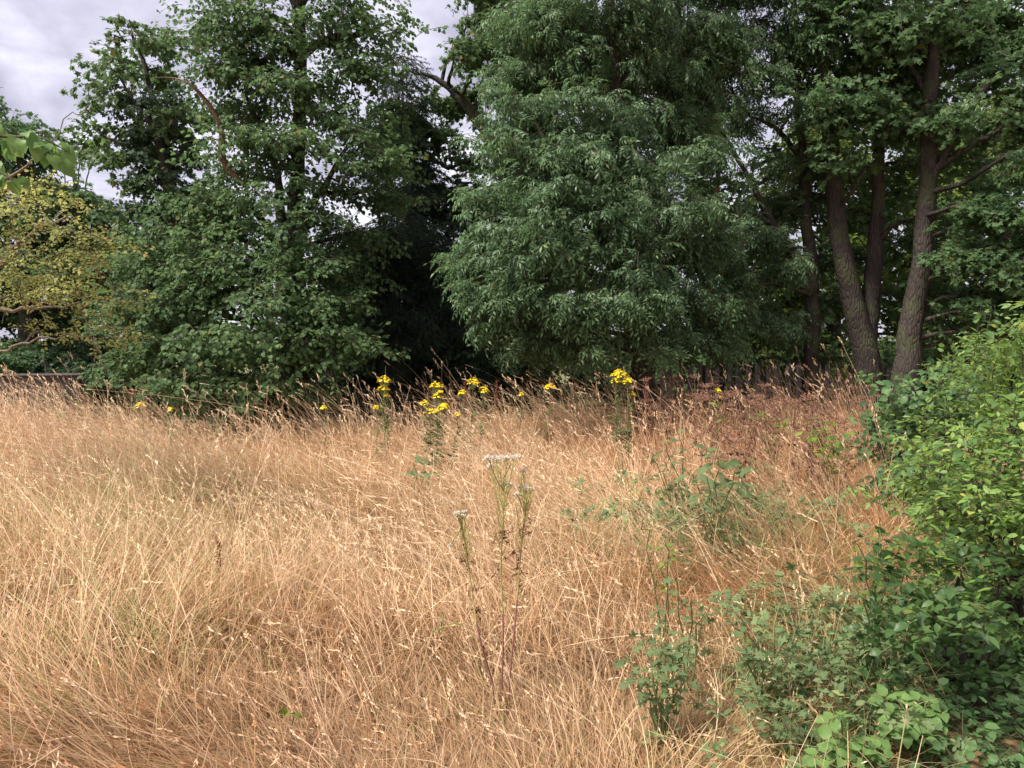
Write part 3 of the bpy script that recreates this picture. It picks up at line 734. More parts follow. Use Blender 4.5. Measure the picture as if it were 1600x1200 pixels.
# the dark trees at the left end
tree('sycamore_tree', 'dark green bushy tree rising behind the yellowing hawthorn', 'tree', 16.5,
     [[(40, 600, .2), (45, 450, .17), (40, 300, .1), (20, 200, .04)], [(45, 440, .08), (95, 340, .05), (120, 290, .02)]],
     [(-12, 165, 24, 30), (5, 200, 30, 30), (30, 215, 36, 30), (25, 245, 40, 36), (-60, 150, 50, 60), (-30, 270, 50, 50), (60, 235, 30, 25), (50, 290, 50, 32), (100, 310, 45, 30), (15, 340, 60, 40), (80, 365, 60, 36), (135, 330, 30, 30), (160, 345, 28, 30), (40, 420, 70, 40),
      (120, 410, 55, 40), (170, 400, 40, 30), (20, 490, 70, 40), (100, 480, 60, 40), (165, 470, 36, 36), (60, 550, 80, 35), (140, 545, 50, 32), (185, 330, 28, 22), (190, 560, 40, 30), (-60, 420, 60, 80)],
     'wood', 11, per=8)
tree('poplar_tree', 'narrow tree with bare upright twigs standing behind the bushy dark tree', 'tree', 21.0,
     [[(130, 600, .2), (125, 400, .13), (118, 300, .06), (112, 225, .015)], [(122, 360, .04), (135, 290, .02), (142, 240, .008)], [(124, 370, .04), (105, 300, .02), (100, 245, .008)], [(123, 350, .03), (122, 280, .02), (127, 235, .008)]],
     [(120, 350, 25, 25), (140, 390, 30, 25), (110, 410, 35, 25), (135, 450, 40, 25), (110, 500, 40, 30), (150, 540, 40, 30)], 'far', 12, per=6)

# far trees that show through the gaps
FAR = [(17.5, -210, 260, 110, 'tree standing beyond the trunk of the yellowing hawthorn'), (17.0, -60, 330, 80, 'low tree behind the board fence and the hawthorn crown'),
       (18.5, 1225, 430, 70, 'far tree closing the gap low behind the thin forked ash'),
       (17.8, 985, 60, 120, 'tall far tree closing the canopy behind the big ash'),
       (20.0, 240, 400, 95, 'broad far tree showing between the slender sycamore and the lime'),
       (19.0, 545, 410, 90, 'low far tree showing through the lime foliage beside the spruce'),
       (20.0, 740, 440, 95, 'low far tree filling the gap between spruce and ash'),
       (20.5, 900, 380, 110, 'far tree mostly hidden behind the big ash'),
       (21.0, 1120, 490, 85, 'low far tree showing beyond the thin forked ash'),
       (18.5, 1300, 200, 110, 'sunlit far tree seen past the twin stemmed sycamore'),
       (19.5, 1420, 150, 110, 'sunlit far tree seen between the two thick sycamore trunks'),
       (18.0, 1560, 150, 120, 'sunlit far tree seen beyond the long low sycamore branches')]
for i, (D, x, y, w, lab) in enumerate(FAR):
    rg = random.Random(200 + i)
    bl = []
    yy = y
    while yy < 600:
        hw = w * min(1, 0.45 + (yy - y) / 160)
        for k in range(3):
            bl.append((x + rg.uniform(-hw, hw), yy + rg.uniform(-15, 15), w * .42, 26, rg.uniform(-.8, .8), .8))
        yy += 36
    tree('broadleaf_tree', lab, 'tree', D, [[(x, 600, .2), (x + 5, (600 + y) / 2, .14), (x - 4, y, .03)]], bl, 'far', 300 + i,
         lay=2.6, per=6, scale=1.15, group='far trees beyond the palings', sides=7, twigs=.2, parts=False)

# shrubs at the foot of the trees behind the palings
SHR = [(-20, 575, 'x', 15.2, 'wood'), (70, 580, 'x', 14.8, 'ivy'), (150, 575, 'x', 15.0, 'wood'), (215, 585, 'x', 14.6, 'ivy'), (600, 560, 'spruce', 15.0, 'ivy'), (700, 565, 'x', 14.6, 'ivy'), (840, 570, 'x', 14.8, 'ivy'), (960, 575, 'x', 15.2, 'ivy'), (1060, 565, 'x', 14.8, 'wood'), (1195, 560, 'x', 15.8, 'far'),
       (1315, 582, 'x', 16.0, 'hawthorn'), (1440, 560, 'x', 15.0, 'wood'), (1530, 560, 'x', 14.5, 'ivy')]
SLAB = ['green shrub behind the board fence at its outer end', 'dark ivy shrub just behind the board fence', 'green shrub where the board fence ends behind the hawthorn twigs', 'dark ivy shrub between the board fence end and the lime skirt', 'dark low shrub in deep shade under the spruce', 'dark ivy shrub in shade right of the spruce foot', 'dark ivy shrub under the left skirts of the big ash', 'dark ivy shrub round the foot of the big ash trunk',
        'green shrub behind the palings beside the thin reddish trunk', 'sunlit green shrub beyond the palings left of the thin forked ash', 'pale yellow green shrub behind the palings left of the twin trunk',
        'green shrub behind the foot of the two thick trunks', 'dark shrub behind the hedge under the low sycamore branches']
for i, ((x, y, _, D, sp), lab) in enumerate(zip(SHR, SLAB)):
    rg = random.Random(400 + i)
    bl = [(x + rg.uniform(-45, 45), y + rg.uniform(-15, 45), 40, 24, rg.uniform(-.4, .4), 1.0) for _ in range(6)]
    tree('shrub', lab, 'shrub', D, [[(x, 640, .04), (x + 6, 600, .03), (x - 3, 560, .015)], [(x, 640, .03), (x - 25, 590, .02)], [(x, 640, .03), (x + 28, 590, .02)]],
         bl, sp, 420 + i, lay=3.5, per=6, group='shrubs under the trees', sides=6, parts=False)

# ------------------------------------------------------------------ palings and the board fence
def palings():
    rng = np.random.default_rng(21)
    a, b = P(1000, 600, 12.92), P(1500, 600, 12.75)
    a[2] = gh(a[0], a[1]); b[2] = gh(b[0], b[1])
    root = thing('paling_fence', 'low grey wooden paling fence under the trees behind the meadow', 'fence', tuple(a))
    mesh = []
    for k in range(5):
        mb = MB(); w, t, h = .042, .011, 1.16 + rng.uniform(-.05, .05)
        f = [(-w, -t, -.05), (w, -t, -.05), (w, -t, h - .05), (0, -t, h + .02), (-w, -t, h - .05)]
        bk = [(x, t, z) for x, _, z in f]
        mb.add(f + bk, [(0, 1, 2, 3, 4), (9, 8, 7, 6, 5), (0, 5, 6, 1), (1, 6, 7, 2), (2, 7, 8, 3), (3, 8, 9, 4), (4, 9, 5, 0)])
        mesh.append(mb.mesh('paling', [M['paling']], False))
    u = (b - a); ln = np.linalg.norm(u[:2]); u /= ln; ang = math.atan2(u[1], u[0])
    n = int(ln / .165)
    for i in range(n):
        p = a + u * (i * .165 + rng.uniform(-.012, .012))
        o = obj('paling', mesh[rng.integers(5)], root, (p[0] - a[0], p[1] - a[1], gh(p[0], p[1]) - a[2]))
        o.rotation_euler = (rng.normal(0, .02), rng.normal(0, .03), ang + rng.normal(0, .03))
    for z in (.28, .86):
        mb = MB()
        pts = [np.array([*(a + u * s - a)[:2], gh(*(a + u * s)[:2]) - a[2] + z]) + np.array([0, .045, 0]) for s in np.linspace(0, n * .165, 12)]
        mb.tube(pts, [.026] * 12, 4)
        obj('rail', mb.mesh('rail', [M['paling']], False), root)
    for s in np.linspace(0.1, n * .165 - .1, 6):
        p = a + u * s; mb = MB()
        mb.tube([[0, .11, -.1], [0, .11, .6], [0, .11, 1.12]], [.055] * 3, 4)
        obj('post', mb.mesh('post', [M['paling']], False), root, (p[0] - a[0], p[1] - a[1], gh(p[0], p[1]) - a[2]))
palings()
def board_fence():
    rng = np.random.default_rng(22)
    a, b = P(-260, 600, 13.2), P(128, 600, 13.9)
    a[2] = b[2] = 0
    root = thing('board_fence', 'plain grey brown board fence at the left edge under the hawthorn', 'fence', tuple(a))
    u = b - a; ln = np.linalg.norm(u); u /= ln; ang = math.atan2(u[1], u[0])
    mb = MB(); w, t, h = .072, .01, .93
    v = [(x, y, z) for z in (-.05, h) for x, y in ((-w, -t), (w, -t), (w, t), (-w, t))]
    mb.add(v, [(0, 3, 2, 1), (4, 5, 6, 7), (0, 1, 5, 4), (1, 2, 6, 5), (2, 3, 7, 6), (3, 0, 4, 7)])
    me = mb.mesh('board', [M['board']], False)
    for i in range(int(ln / .15)):
        p = u * (i * .15 + .075)
        o = obj('board', me, root, (p[0], p[1], gh(a[0] + p[0], a[1] + p[1]) * .3 + rng.uniform(-.006, .006))); o.rotation_euler = (0, 0, ang)
    for z in (.25, .8):
        m2 = MB(); m2.tube([np.array([0, .05, z]), u * ln + np.array([0, .05, z])], [.03, .03], 4)
        obj('rail', m2.mesh('rail', [M['board']], False), root)
    m3 = MB(); m3.tube([np.array([0, 0, .955]), u * ln + np.array([0, 0, .955])], [.034, .034], 4)
    obj('capping', m3.mesh('capping', [M['board']], False), root)
    for s in np.linspace(.3, ln - .06, 3):
        m4 = MB(); m4.tube([[0, .1, -.1], [0, .1, .5], [0, .1, .95]], [.06] * 3, 4)
        obj('post', m4.mesh('post', [M['board']], False), root, tuple(u * s))
board_fence()

# ------------------------------------------------------------------ grass (one mesh for each kind, every blade its own)
def field_points(rng, n, y0, y1, far=0.5):
    """n random points of the meadow; far < 1 thins the far end"""
    x = rng.uniform(-9.8, 9.8, n * 6); y = rng.uniform(y0, y1, n * 6)
    k = (abs(x) < .70 * y + .9) & (rng.random(len(x)) < np.interp(y, [0, 3.5, 7, 13], [1, 1, far, far * .75]))
    x, y = x[k][:n], y[k][:n]
    return x, y
def hedge_edge(y):
    """x of the hedge's left foot at depth y"""
    return np.interp(y, [0, 2.4, 3.4, 4.5, 6.5, 8.5, 14], [1.35, 1.55, 1.80, 2.15, 3.05, 4.0, 6.6])
def lushness(x, y):
    """0 dry meadow .. 1 green corner by the hedge"""
    e = hedge_edge(y) - x
    near = np.clip(1.25 - e / 1.05, 0, 1) * np.clip((4.4 - y) / 1.2, 0, 1)
    midp = np.exp(-(((x - 1.55) / .8) ** 2 + ((y - 5.6) / .9) ** 2)) * .85
    left = np.exp(-(((x + 2.7) / 1.1) ** 2 + ((y - 6.2) / 1.5) ** 2)) * .6 + np.exp(-(((x + 1.9) / .5) ** 2 + ((y - 3.7) / .8) ** 2)) * .45
    return np.clip(np.maximum(np.maximum(near, midp), left), 0, 1)
def rustiness(x, y):
    r = np.clip(vnoise(x, y, .9, 3) * 1.5 - .35, 0, 1) + .15 * vnoise(x, y, 3.1, 8)
    r = r + np.clip((3.6 - y) / 2, 0, 1) * np.clip((.6 - x) / 1.5, 0, 1) * .8
    r = r + np.clip((x - 1.2) / 1.5, 0, 1) * np.clip((y - 6.5) / 1.5, 0, 1) * .9
    return np.clip(r, 0, 1)
def height_field(x, y):
    h = np.interp(y, [0, 1.5, 2.5, 3.5, 5, 7, 9, 13], [.45, .52, .62, .74, .88, .96, 1.0, 1.05])
    hollow = 1 - .5 * np.exp(-(((x + 1.15) / .35) ** 2 + ((y - 3.5) / .35) ** 2)) - .45 * np.exp(-(((x + .35) / .5) ** 2 + ((y - 3.0) / .4) ** 2))
    return h * (.55 + .85 * vnoise(x, y, 1.1, 11)) * hollow
def lay_grass(name, label, mat, n, seed, h, lean, bend, width, clump, per, wind, seg=4, head=0.0, y0=.8, y1=12.9, keep=None, far=.5, hw=1.0, hvar=(.55, 1.15), pale=0.0, flow=1.0):
    """n blades in clumps of per: h length, lean and bend spreads, width half width in metres"""
    rng = np.random.default_rng(seed)
    cx, cy = field_points(rng, max(1, n // per), y0, y1, far)
    k = (cx < hedge_edge(cy) + np.interp(cy, [3.6, 5], [-.08, .2])) & (rng.random(len(cx)) < (1 - .4 * np.clip((lushness(cx, cy) - .55) / .45, 0, 1)))
    if keep is not None: k &= keep(cx, cy, rng)
    cx, cy = cx[k], cy[k]; nc = len(cx)
    ca = rng.uniform(0, 6.283, nc); cl = abs(rng.normal(0, .5, nc)) * lean
    i = np.repeat(np.arange(nc), per); m = len(i)
    x = cx[i] + rng.normal(0, clump, m); y = cy[i] + rng.normal(0, clump, m)
    H = h * height_field(x, y) * rng.uniform(*hvar, m)
    a = rng.uniform(0, 6.283, m); le = abs(rng.normal(0, lean, m))
    d0 = np.stack([np.cos(a) * le + np.cos(ca[i]) * cl[i] + wind[0], np.sin(a) * le + np.sin(ca[i]) * cl[i] + wind[1], np.ones(m)], 1)
    fa = 9.5 * vnoise(x, y, .5, 21) + 2.2; fm = flow * np.clip(vnoise(x, y, .9, 33) * 2.8 - 1.0, 0, 1.7) * np.interp(y, [2, 5, 9], [1.2, .9, .35])
    d0[:, 0] += fm * np.cos(fa); d0[:, 1] += fm * np.sin(fa)
    d0 /= np.linalg.norm(d0, axis=1)[:, None]
    a2 = a + rng.normal(0, .8, m); ab = abs(rng.normal(0, bend, m))
    bd = np.stack([np.cos(a2) + wind[0] * 2, np.sin(a2) + wind[1] * 2, -.7 * rng.uniform(.2, 1.6, m)], 1) * ab[:, None]
    s = np.linspace(0, 1, seg + 1)
    z0 = gh(x, y) - .01
    base = np.stack([x, y, z0], 1)
    p = base[:, None, :] + (s[None, :, None] * d0[:, None, :] + (s ** 2.2)[None, :, None] * bd[:, None, :]) * H[:, None, None]
    p[:, :, 2] = np.maximum(p[:, :, 2], (z0 + .015 + .03 * rng.random(m))[:, None] * (s > 0)[None, :] + z0[:, None] * (s == 0)[None, :])
    f = rng.uniform(0, 6.283, m); sd = np.stack([np.cos(f), np.sin(f), rng.uniform(-.4, .4, m)], 1)
    w = width * rng.uniform(.55, 1.35, m) * np.interp(y, [0, 3, 6, 13], [1, 1, 1.35, 2.0])
    w = w[:, None] * (1 - .72 * s)[None, :]
    v = np.empty((m, 2 * (seg + 1), 3))
    v[:, 0::2] = p - w[:, :, None] * sd[:, None, :]; v[:, 1::2] = p + w[:, :, None] * sd[:, None, :]
    nv = 2 * (seg + 1)
    q = np.array([(2 * k, 2 * k + 1, 2 * k + 3, 2 * k + 2) for k in range(seg)])
    F = (np.arange(m)[:, None, None] * nv + q[None]).reshape(-1, 4)
    rnd = pale + (1 - pale) * rng.random(m)
    lu, ru = lushness(x, y), rustiness(x, y)
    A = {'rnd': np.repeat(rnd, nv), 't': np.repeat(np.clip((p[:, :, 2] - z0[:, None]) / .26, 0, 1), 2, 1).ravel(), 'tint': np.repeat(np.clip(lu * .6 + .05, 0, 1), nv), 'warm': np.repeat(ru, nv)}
    V = [v.reshape(-1, 3)]; FF = [F]
    if head > 0:                                   # seed heads: a spike of small diamond spikelets at the tip
        hs = np.where(rng.random(m) < head)[0]; K = 8
        tip = p[hs, -1]; tan = p[hs, -1] - p[hs, -2]; tan /= np.linalg.norm(tan, axis=1)[:, None] + 1e-9
        ll = rng.uniform(.06, .14, len(hs)) * hw; sc = np.interp(y[hs], [0, 4, 13], [1, 1.1, 1.7])
        b0 = m * nv
        for kk in range(K):
            c = tip - tan * (ll * kk / K)[:, None]
            a3 = rng.uniform(0, 6.283, len(hs))
            qd = tan * 1.3 + np.stack([np.cos(a3), np.sin(a3), -.1 + 0 * a3], 1) * .6; qd /= np.linalg.norm(qd, axis=1)[:, None]
            sl = (rng.uniform(.016, .032, len(hs)) * hw * sc)[:, None]
            nn = np.cross(qd, rng.normal(0, 1, (len(hs), 3))); nn = nn / (np.linalg.norm(nn, axis=1)[:, None] + 1e-9) * (.0032 * hw * sc)[:, None]
            vv = np.stack([c, c + qd * sl * .5 + nn, c + qd * sl, c + qd * sl * .5 - nn], 1).reshape(-1, 3)
            V.append(vv); FF.append(b0 + np.arange(len(vv)).reshape(-1, 4)); b0 += len(vv)
            for nm, arr in (('rnd', np.minimum(1, rnd[hs] * .7 + .25)), ('t', np.ones(len(hs))), ('tint', lu[hs] * .3), ('warm', ru[hs])):
                A[nm] = np.concatenate([A[nm], np.repeat(arr, 4)])
    V = np.vstack(V); FF = np.vstack(FF)
    me = bpy.data.meshes.new(name)
    me.vertices.add(len(V)); me.vertices.foreach_set('co', V.astype(np.float32).ravel())
    me.loops.add(FF.size); me.loops.foreach_set('vertex_index', FF.astype(np.int32).ravel())
    me.polygons.add(len(FF)); me.polygons.foreach_set('loop_start', np.arange(0, FF.size, 4, dtype=np.int32))
    for nm, arr in A.items():
        me.attributes.new(nm, 'FLOAT', 'POINT').data.foreach_set('value', arr.astype(np.float32))
    me.materials.append(M[mat]); me.update(calc_edges=True)
    o = obj(name, me, kind='stuff'); tag(o, label, 'grass')
    print(name, m, 'blades', len(FF) * 2, 'tris')
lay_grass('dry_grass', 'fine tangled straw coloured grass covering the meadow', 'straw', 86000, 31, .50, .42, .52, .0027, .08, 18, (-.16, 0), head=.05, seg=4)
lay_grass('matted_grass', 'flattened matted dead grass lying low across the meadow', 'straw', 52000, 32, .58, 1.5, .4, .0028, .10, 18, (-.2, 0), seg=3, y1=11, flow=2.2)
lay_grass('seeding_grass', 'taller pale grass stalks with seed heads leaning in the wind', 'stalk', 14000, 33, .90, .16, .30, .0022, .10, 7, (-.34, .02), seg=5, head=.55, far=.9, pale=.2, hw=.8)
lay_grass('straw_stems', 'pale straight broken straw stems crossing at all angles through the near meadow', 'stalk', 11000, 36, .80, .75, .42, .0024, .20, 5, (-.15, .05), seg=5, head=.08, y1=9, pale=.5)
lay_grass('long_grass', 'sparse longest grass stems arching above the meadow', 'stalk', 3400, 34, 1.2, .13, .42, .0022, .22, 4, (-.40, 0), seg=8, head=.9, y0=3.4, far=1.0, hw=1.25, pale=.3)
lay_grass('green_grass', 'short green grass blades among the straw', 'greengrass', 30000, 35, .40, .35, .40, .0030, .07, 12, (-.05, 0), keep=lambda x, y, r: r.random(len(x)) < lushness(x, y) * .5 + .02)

# ------------------------------------------------------------------ finer single leaves for plants seen close
def fine_leaf(name, mat, kind, seed):
    """leaf of unit length along +X with serrated, waved edge and a short stalk"""
    rng = np.random.default_rng(seed); mb = MB(); n = 17 if kind == 'lobed' else 9
    t = np.linspace(0, 1, n)
    prof = {'ovate': .30 * np.sin(np.pi * t ** .75) + .02 * (t < .9), 'lance': .15 * np.sin(np.pi * t ** .8), 'heart': .40 * np.sin(np.pi * np.clip(t * .9 + .16, 0, 1)) ** .8,
            'round': .36 * np.sin(np.pi * t ** .85) ** .7, 'lobed': .36 * np.sin(np.pi * t ** .75) * (.62 + .42 * np.cos(t * 19)), 'dock': .17 * np.sin(np.pi * t ** .6) ** .8}[kind].copy()
    prof[-1] = 0
    ser = .06 if kind in ('ovate', 'heart') else .02
    cu, fo, wv = rng.uniform(.05, .45), rng.uniform(.12, .45), rng.uniform(0, 6)
    v = []
    for i in range(n):
        zc = -cu * t[i] ** 2
        for s in (1, 0, -1):
            w = prof[i] * (1 + (ser * (1 if i % 2 else -1) if s else 0)) * s
            v.append((t[i] + (-.05 * (1 - t[i]) if s and kind == 'heart' and i == 0 else 0), w, zc + abs(w) * fo + .025 * math.sin(7 * t[i] + wv + s)))
    f = []
    for i in range(n - 1):
        a = i * 3; f += [(a, a + 1, a + 4, a + 3), (a + 1, a + 2, a + 5, a + 4)]
    mb.add(v, f, rng.random())
    mb.tube([[-.28, 0, -.02], [-.1, 0, 0], [.05, 0, .003]], [.014, .012, .01], 3, 0, cap=False)
    return mb.mesh(name, [M[mat]])
_lm = {}
def leaf_meshes(mat, kind):
    if (mat, kind) not in _lm: _lm[(mat, kind)] = [fine_leaf('leaf', mat, kind, hash_(mat + kind) + i) for i in range(6)]
    return _lm[(mat, kind)]
def hash_(s): return sum(ord(c) * (i + 1) for i, c in enumerate(s)) % 1000
def put_leaf(root, pos, d, up, size, mat, kind, rng, width=1.0, par=None):
    off = np.array(root.location)
    o = obj('leaf', leaf_meshes(mat, kind)[rng.integers(6)], par or root, tuple(np.asarray(pos) - off))
    e = frames_to_euler(np.array([d]), np.array([up]))[0]
    o.rotation_euler = tuple(e); o.scale = (size, size * width, size)
    return o

def leaves_on(root, crown, count, mat, kind, size, rng, push=.03, near=.45):
    """single leaves over the side of a bush that can be seen"""
    co = np.empty(len(crown.data.vertices) * 3, np.float32); crown.data.vertices.foreach_get('co', co)
    co = co.reshape(-1, 3) + np.array(root.location)
    vis = abs(co[:, 0]) < .70 * co[:, 1] + .1
    co = co[vis]
    d = np.linalg.norm(co - np.array([0, 0, EYE]), axis=1) - co[:, 2] * .25
    idx = np.argsort(d)[:int(len(co) * near)]
    for k in rng.choice(idx, min(count, len(idx)), replace=False):
        p = co[k]; tw = unit(np.array([0, 0, EYE]) - p)
        dd = unit(np.array([tw[0] * .5 + rng.normal(0, .6), tw[1] * .5 + rng.normal(0, .6), rng.uniform(-.6, .15)]))
        put_leaf(root, p + tw * push + jit(rng, .03) + Z * .02, dd, unit(Z + tw * .35 + jit(rng, .3)), size * rng.uniform(.75, 1.25), mat, kind, rng)

# ------------------------------------------------------------------ hedge and bushes on the right
def child(root, name):
    return [c for c in root.children if c.name.startswith(name)][0]
rngh = np.random.default_rng(71)
HB = [(1740, 640, 70, 60, .6), (1790, 720, 80, 80, .5), (1800, 850, 80, 80, .3), (1730, 900, 60, 70, .4), (1850, 640, 70, 70, .7), (1560, 545, 36, 26, .9), (1605, 545, 42, 30, .5), (1650, 530, 50, 36, .3), (1520, 560, 30, 20, 1.3), (1505, 805, 38, 26, .5), (1560, 840, 42, 32, .45), (1480, 840, 30, 28, .8), (1545, 890, 48, 36, .8), (1605, 950, 48, 45, .7), (1500, 930, 45, 36, 1.0), (1560, 1000, 50, 36, .8), (1555, 575, 38.0, 24.7, 1.3), (1610, 570, 42.8, 28.5, 0.8), (1675, 570, 57.0, 42.8, 0.4), (1532, 620, 36.1, 22.8, 1.2), (1570, 622, 47.5, 28.5, 0.6), (1640, 640, 52.2, 38.0, 0.1), (1507, 675, 39.9, 26.6, 0.7), (1550, 685, 49.4, 30.4, 0.2), (1620, 705, 52.2, 36.1, -0.2), (1705, 700, 57.0, 57.0, -0.2), (1477, 725, 36.1, 24.7, 0.6), (1527, 745, 47.5, 28.5, 0.1), (1580, 765, 49.4, 32.3, -0.2), (1655, 790, 52.2, 42.8, -0.4), (1457, 765, 26.6, 19.0, 0.5), (1492, 790, 34.2, 17.1, 0.3), (1625, 850, 34.2, 32.3, -0.2), (1685, 900, 57.0, 57.0, -0.2), (1550, 815, 42.8, 17.1, 0.1), (1725, 620, 57.0, 57.0, 0.1), (1785, 760, 76.0, 85.5, 0.0), (1635, 990, 34.2, 28.5, 0.2)]
hed = tree('hedge_bush', 'bright green leafy hedge bush in full light beside the meadow', 'bush', 3.9,
     [[(1590, 1060, .03), (1585, 900, .025), (1570, 740, .015)], [(1600, 1060, .025), (1560, 880, .02), (1500, 720, .01, .4)], [(1610, 1060, .025), (1640, 860, .02), (1640, 650, .01)],
      [(1580, 1040, .02, .4), (1530, 900, .016, .5), (1460, 760, .008, .6)], [(1600, 1040, .02, .6), (1590, 800, .016, .8), (1580, 600, .008, 1)]],
     HB, 'hedge', 72, bark='bark', lay=6.5, per=7, scale=.44, sscale=.78, pad=(.30, .30, .14), droop=-.05, limb_r=.010, tw_r=.25, flat=.4, twigs=.3, min_z=.12)
leaves_on(hed, child(hed, 'crown'), 290, 'hedge', 'ovate', .052, rngh)
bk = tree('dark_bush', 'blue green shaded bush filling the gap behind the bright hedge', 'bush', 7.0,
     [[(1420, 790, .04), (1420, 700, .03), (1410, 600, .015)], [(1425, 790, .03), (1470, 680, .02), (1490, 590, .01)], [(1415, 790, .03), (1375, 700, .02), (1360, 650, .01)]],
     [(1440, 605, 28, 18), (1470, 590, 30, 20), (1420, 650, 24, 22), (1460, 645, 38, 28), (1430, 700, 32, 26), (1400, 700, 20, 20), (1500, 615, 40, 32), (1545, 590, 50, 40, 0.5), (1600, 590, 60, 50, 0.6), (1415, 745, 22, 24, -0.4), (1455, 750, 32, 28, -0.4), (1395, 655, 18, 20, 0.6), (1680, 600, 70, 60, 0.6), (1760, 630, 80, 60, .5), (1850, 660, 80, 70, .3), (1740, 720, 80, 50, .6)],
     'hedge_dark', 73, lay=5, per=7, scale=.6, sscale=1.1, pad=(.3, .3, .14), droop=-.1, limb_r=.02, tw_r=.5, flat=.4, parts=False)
leaves_on(bk, child(bk, 'crown'), 200, 'hedge_dark', 'round', .07, rngh, near=.4)
sh = tree('leafy_shrub', 'deep green shrub with long pointed leaves growing in the shade under the hedge', 'shrub', 3.45,
     [[(1510, 1085, .016), (1505, 1000, .013), (1500, 900, .008)], [(1505, 1085, .014), (1460, 980, .01), (1430, 900, .006)], [(1515, 1085, .014), (1550, 980, .01), (1560, 900, .006)]],
     [(1455, 900, 22, 18), (1500, 890, 28, 22), (1445, 945, 22, 18), (1485, 955, 36, 26), (1535, 950, 36, 30, .1), (1465, 1000, 28, 20), (1515, 1010, 38, 24, .1), (1560, 905, 32, 24, .2)],
     'shrub', 74, lay=4.5, per=6, scale=.36, sscale=.6, pad=(.26, .26, .16), droop=.15, limb_r=.006, tw_r=.2, flat=.4, parts=False, min_z=.1)
leaves_on(sh, child(sh, 'crown'), 120, 'shrub', 'ovate', .06, rngh, near=.6)

def shoot(root, base, tip, n, size, mat, kind, rng):
    """an upright shoot with leaves up its length; stem and leaves become parts of root"""
    off = np.array(root.location)
    p = smooth_path(base, tip, rng, .03, .06, 7)
    mb = MB(); mb.tube(p - off, np.linspace(.004, .0015, 7), 4, cap=False)
    so = obj('stem', mb.mesh('stem', [M['twig']]), root)
    for i in range(n):
        t = .25 + .75 * i / max(1, n - 1); j = min(5, int(t * 6)); q = p[j] + (p[j + 1] - p[j]) * (t * 6 - j)
        a = i * 2.4 + rng.uniform(-.4, .4)
        d = unit(np.array([math.cos(a), math.sin(a), rng.uniform(-.1, .6) + t * .5]))
        put_leaf(root, q + d * size * .22, d, unit(Z + jit(rng, .2)), size * rng.uniform(.7, 1.1) * (1.15 - .45 * t), mat, kind, rng, par=so)
for (x, y, D, n) in [(1440, 855, 3.35, 9), (1475, 815, 3.4, 9), (1500, 875, 3.3, 11), (1520, 912, 3.25, 9), (1415, 855, 3.4, 8), (1465, 870, 3.3, 8)]:
    t_ = P(x, y, D); shoot(sh, t_ - Z * .24 + jit(rngh, .03), t_, n, .085, 'shoot', 'lance', rngh)
for (x, y, D, n) in [(1472, 545, 4.6, 8), (1528, 500, 4.8, 8), (1470, 590, 4.5, 8), (1590, 520, 4.3, 7), (1560, 535, 4.6, 7), (1500, 560, 4.7, 6), (1450, 690, 4.3, 6)]:
    t_ = P(x, y, D); shoot(hed, t_ - Z * .28 + jit(rngh, .04), t_, n, .06, 'hedge', 'heart', rngh)
for (x, y, D, n) in [(1440, 700, 3.9, 5), (1490, 690, 3.8, 5), (1545, 650, 3.8, 5), (1590, 600, 3.8, 5), (1575, 690, 3.5, 5), (1500, 660, 4.1, 5), (1560, 600, 4.2, 5)]:
    t_ = P(x, y, D); shoot(hed, t_ - Z * .16 + jit(rngh, .03), t_, n, .07, 'shoot', 'ovate', rngh)

# ------------------------------------------------------------------ the yellowing hawthorn and the young lime at the left
tree('hawthorn_tree', 'hawthorn with sparse yellow and rusty leaves on bare grey twigs at the left edge', 'tree', 6.5,
     [[(-170, 830, .10), (-160, 640, .085), (-120, 520, .065), (-50, 440, .045), (10, 405, .03), (45, 368, .018), (110, 335, .006)],
      [(-130, 540, .04), (-60, 560, .025), (0, 553, .014), (60, 530, .009), (130, 525, .005), (172, 514, .003)],
      [(-120, 520, .04), (-40, 490, .022), (60, 482, .012), (120, 478, .008), (160, 466, .005), (192, 452, .003)],
      [(-100, 500, .04), (-70, 380, .03), (-30, 300, .02), (40, 262, .009), (80, 220, .005), (108, 182, .003), (140, 178, .002)],
      [(-60, 450, .02), (0, 440, .012), (20, 420, .008)], [(120, 478, .006), (150, 540, .004), (165, 580, .002)], [(30, 480, .007), (90, 470, .005), (130, 455, .003)]],
     [(20, 300, 55, 22), (75, 325, 50, 24), (10, 350, 55, 26), (105, 365, 42, 22), (55, 390, 55, 24), (130, 400, 22, 12, None, .4), (15, 425, 55, 24), (85, 430, 50, 20), (40, 465, 45, 14, None, .7), (125, 462, 34, 10, None, .5),
      (140, 522, 28, 5, None, .6), (60, 285, 36, 14, .4, .5), (-60, 320, 60, 50), (-70, 420, 60, 50), (-140, 380, 70, 80), (60, 510, 40, 8, None, .5)],
     'hawthorn', 75, bark='bark_pale', lay=2.3, per=4, scale=.5, sscale=.9, pad=(.3, .3, .10), limb_r=.012, tw_r=.4, droop=0.0, twigs=.6)

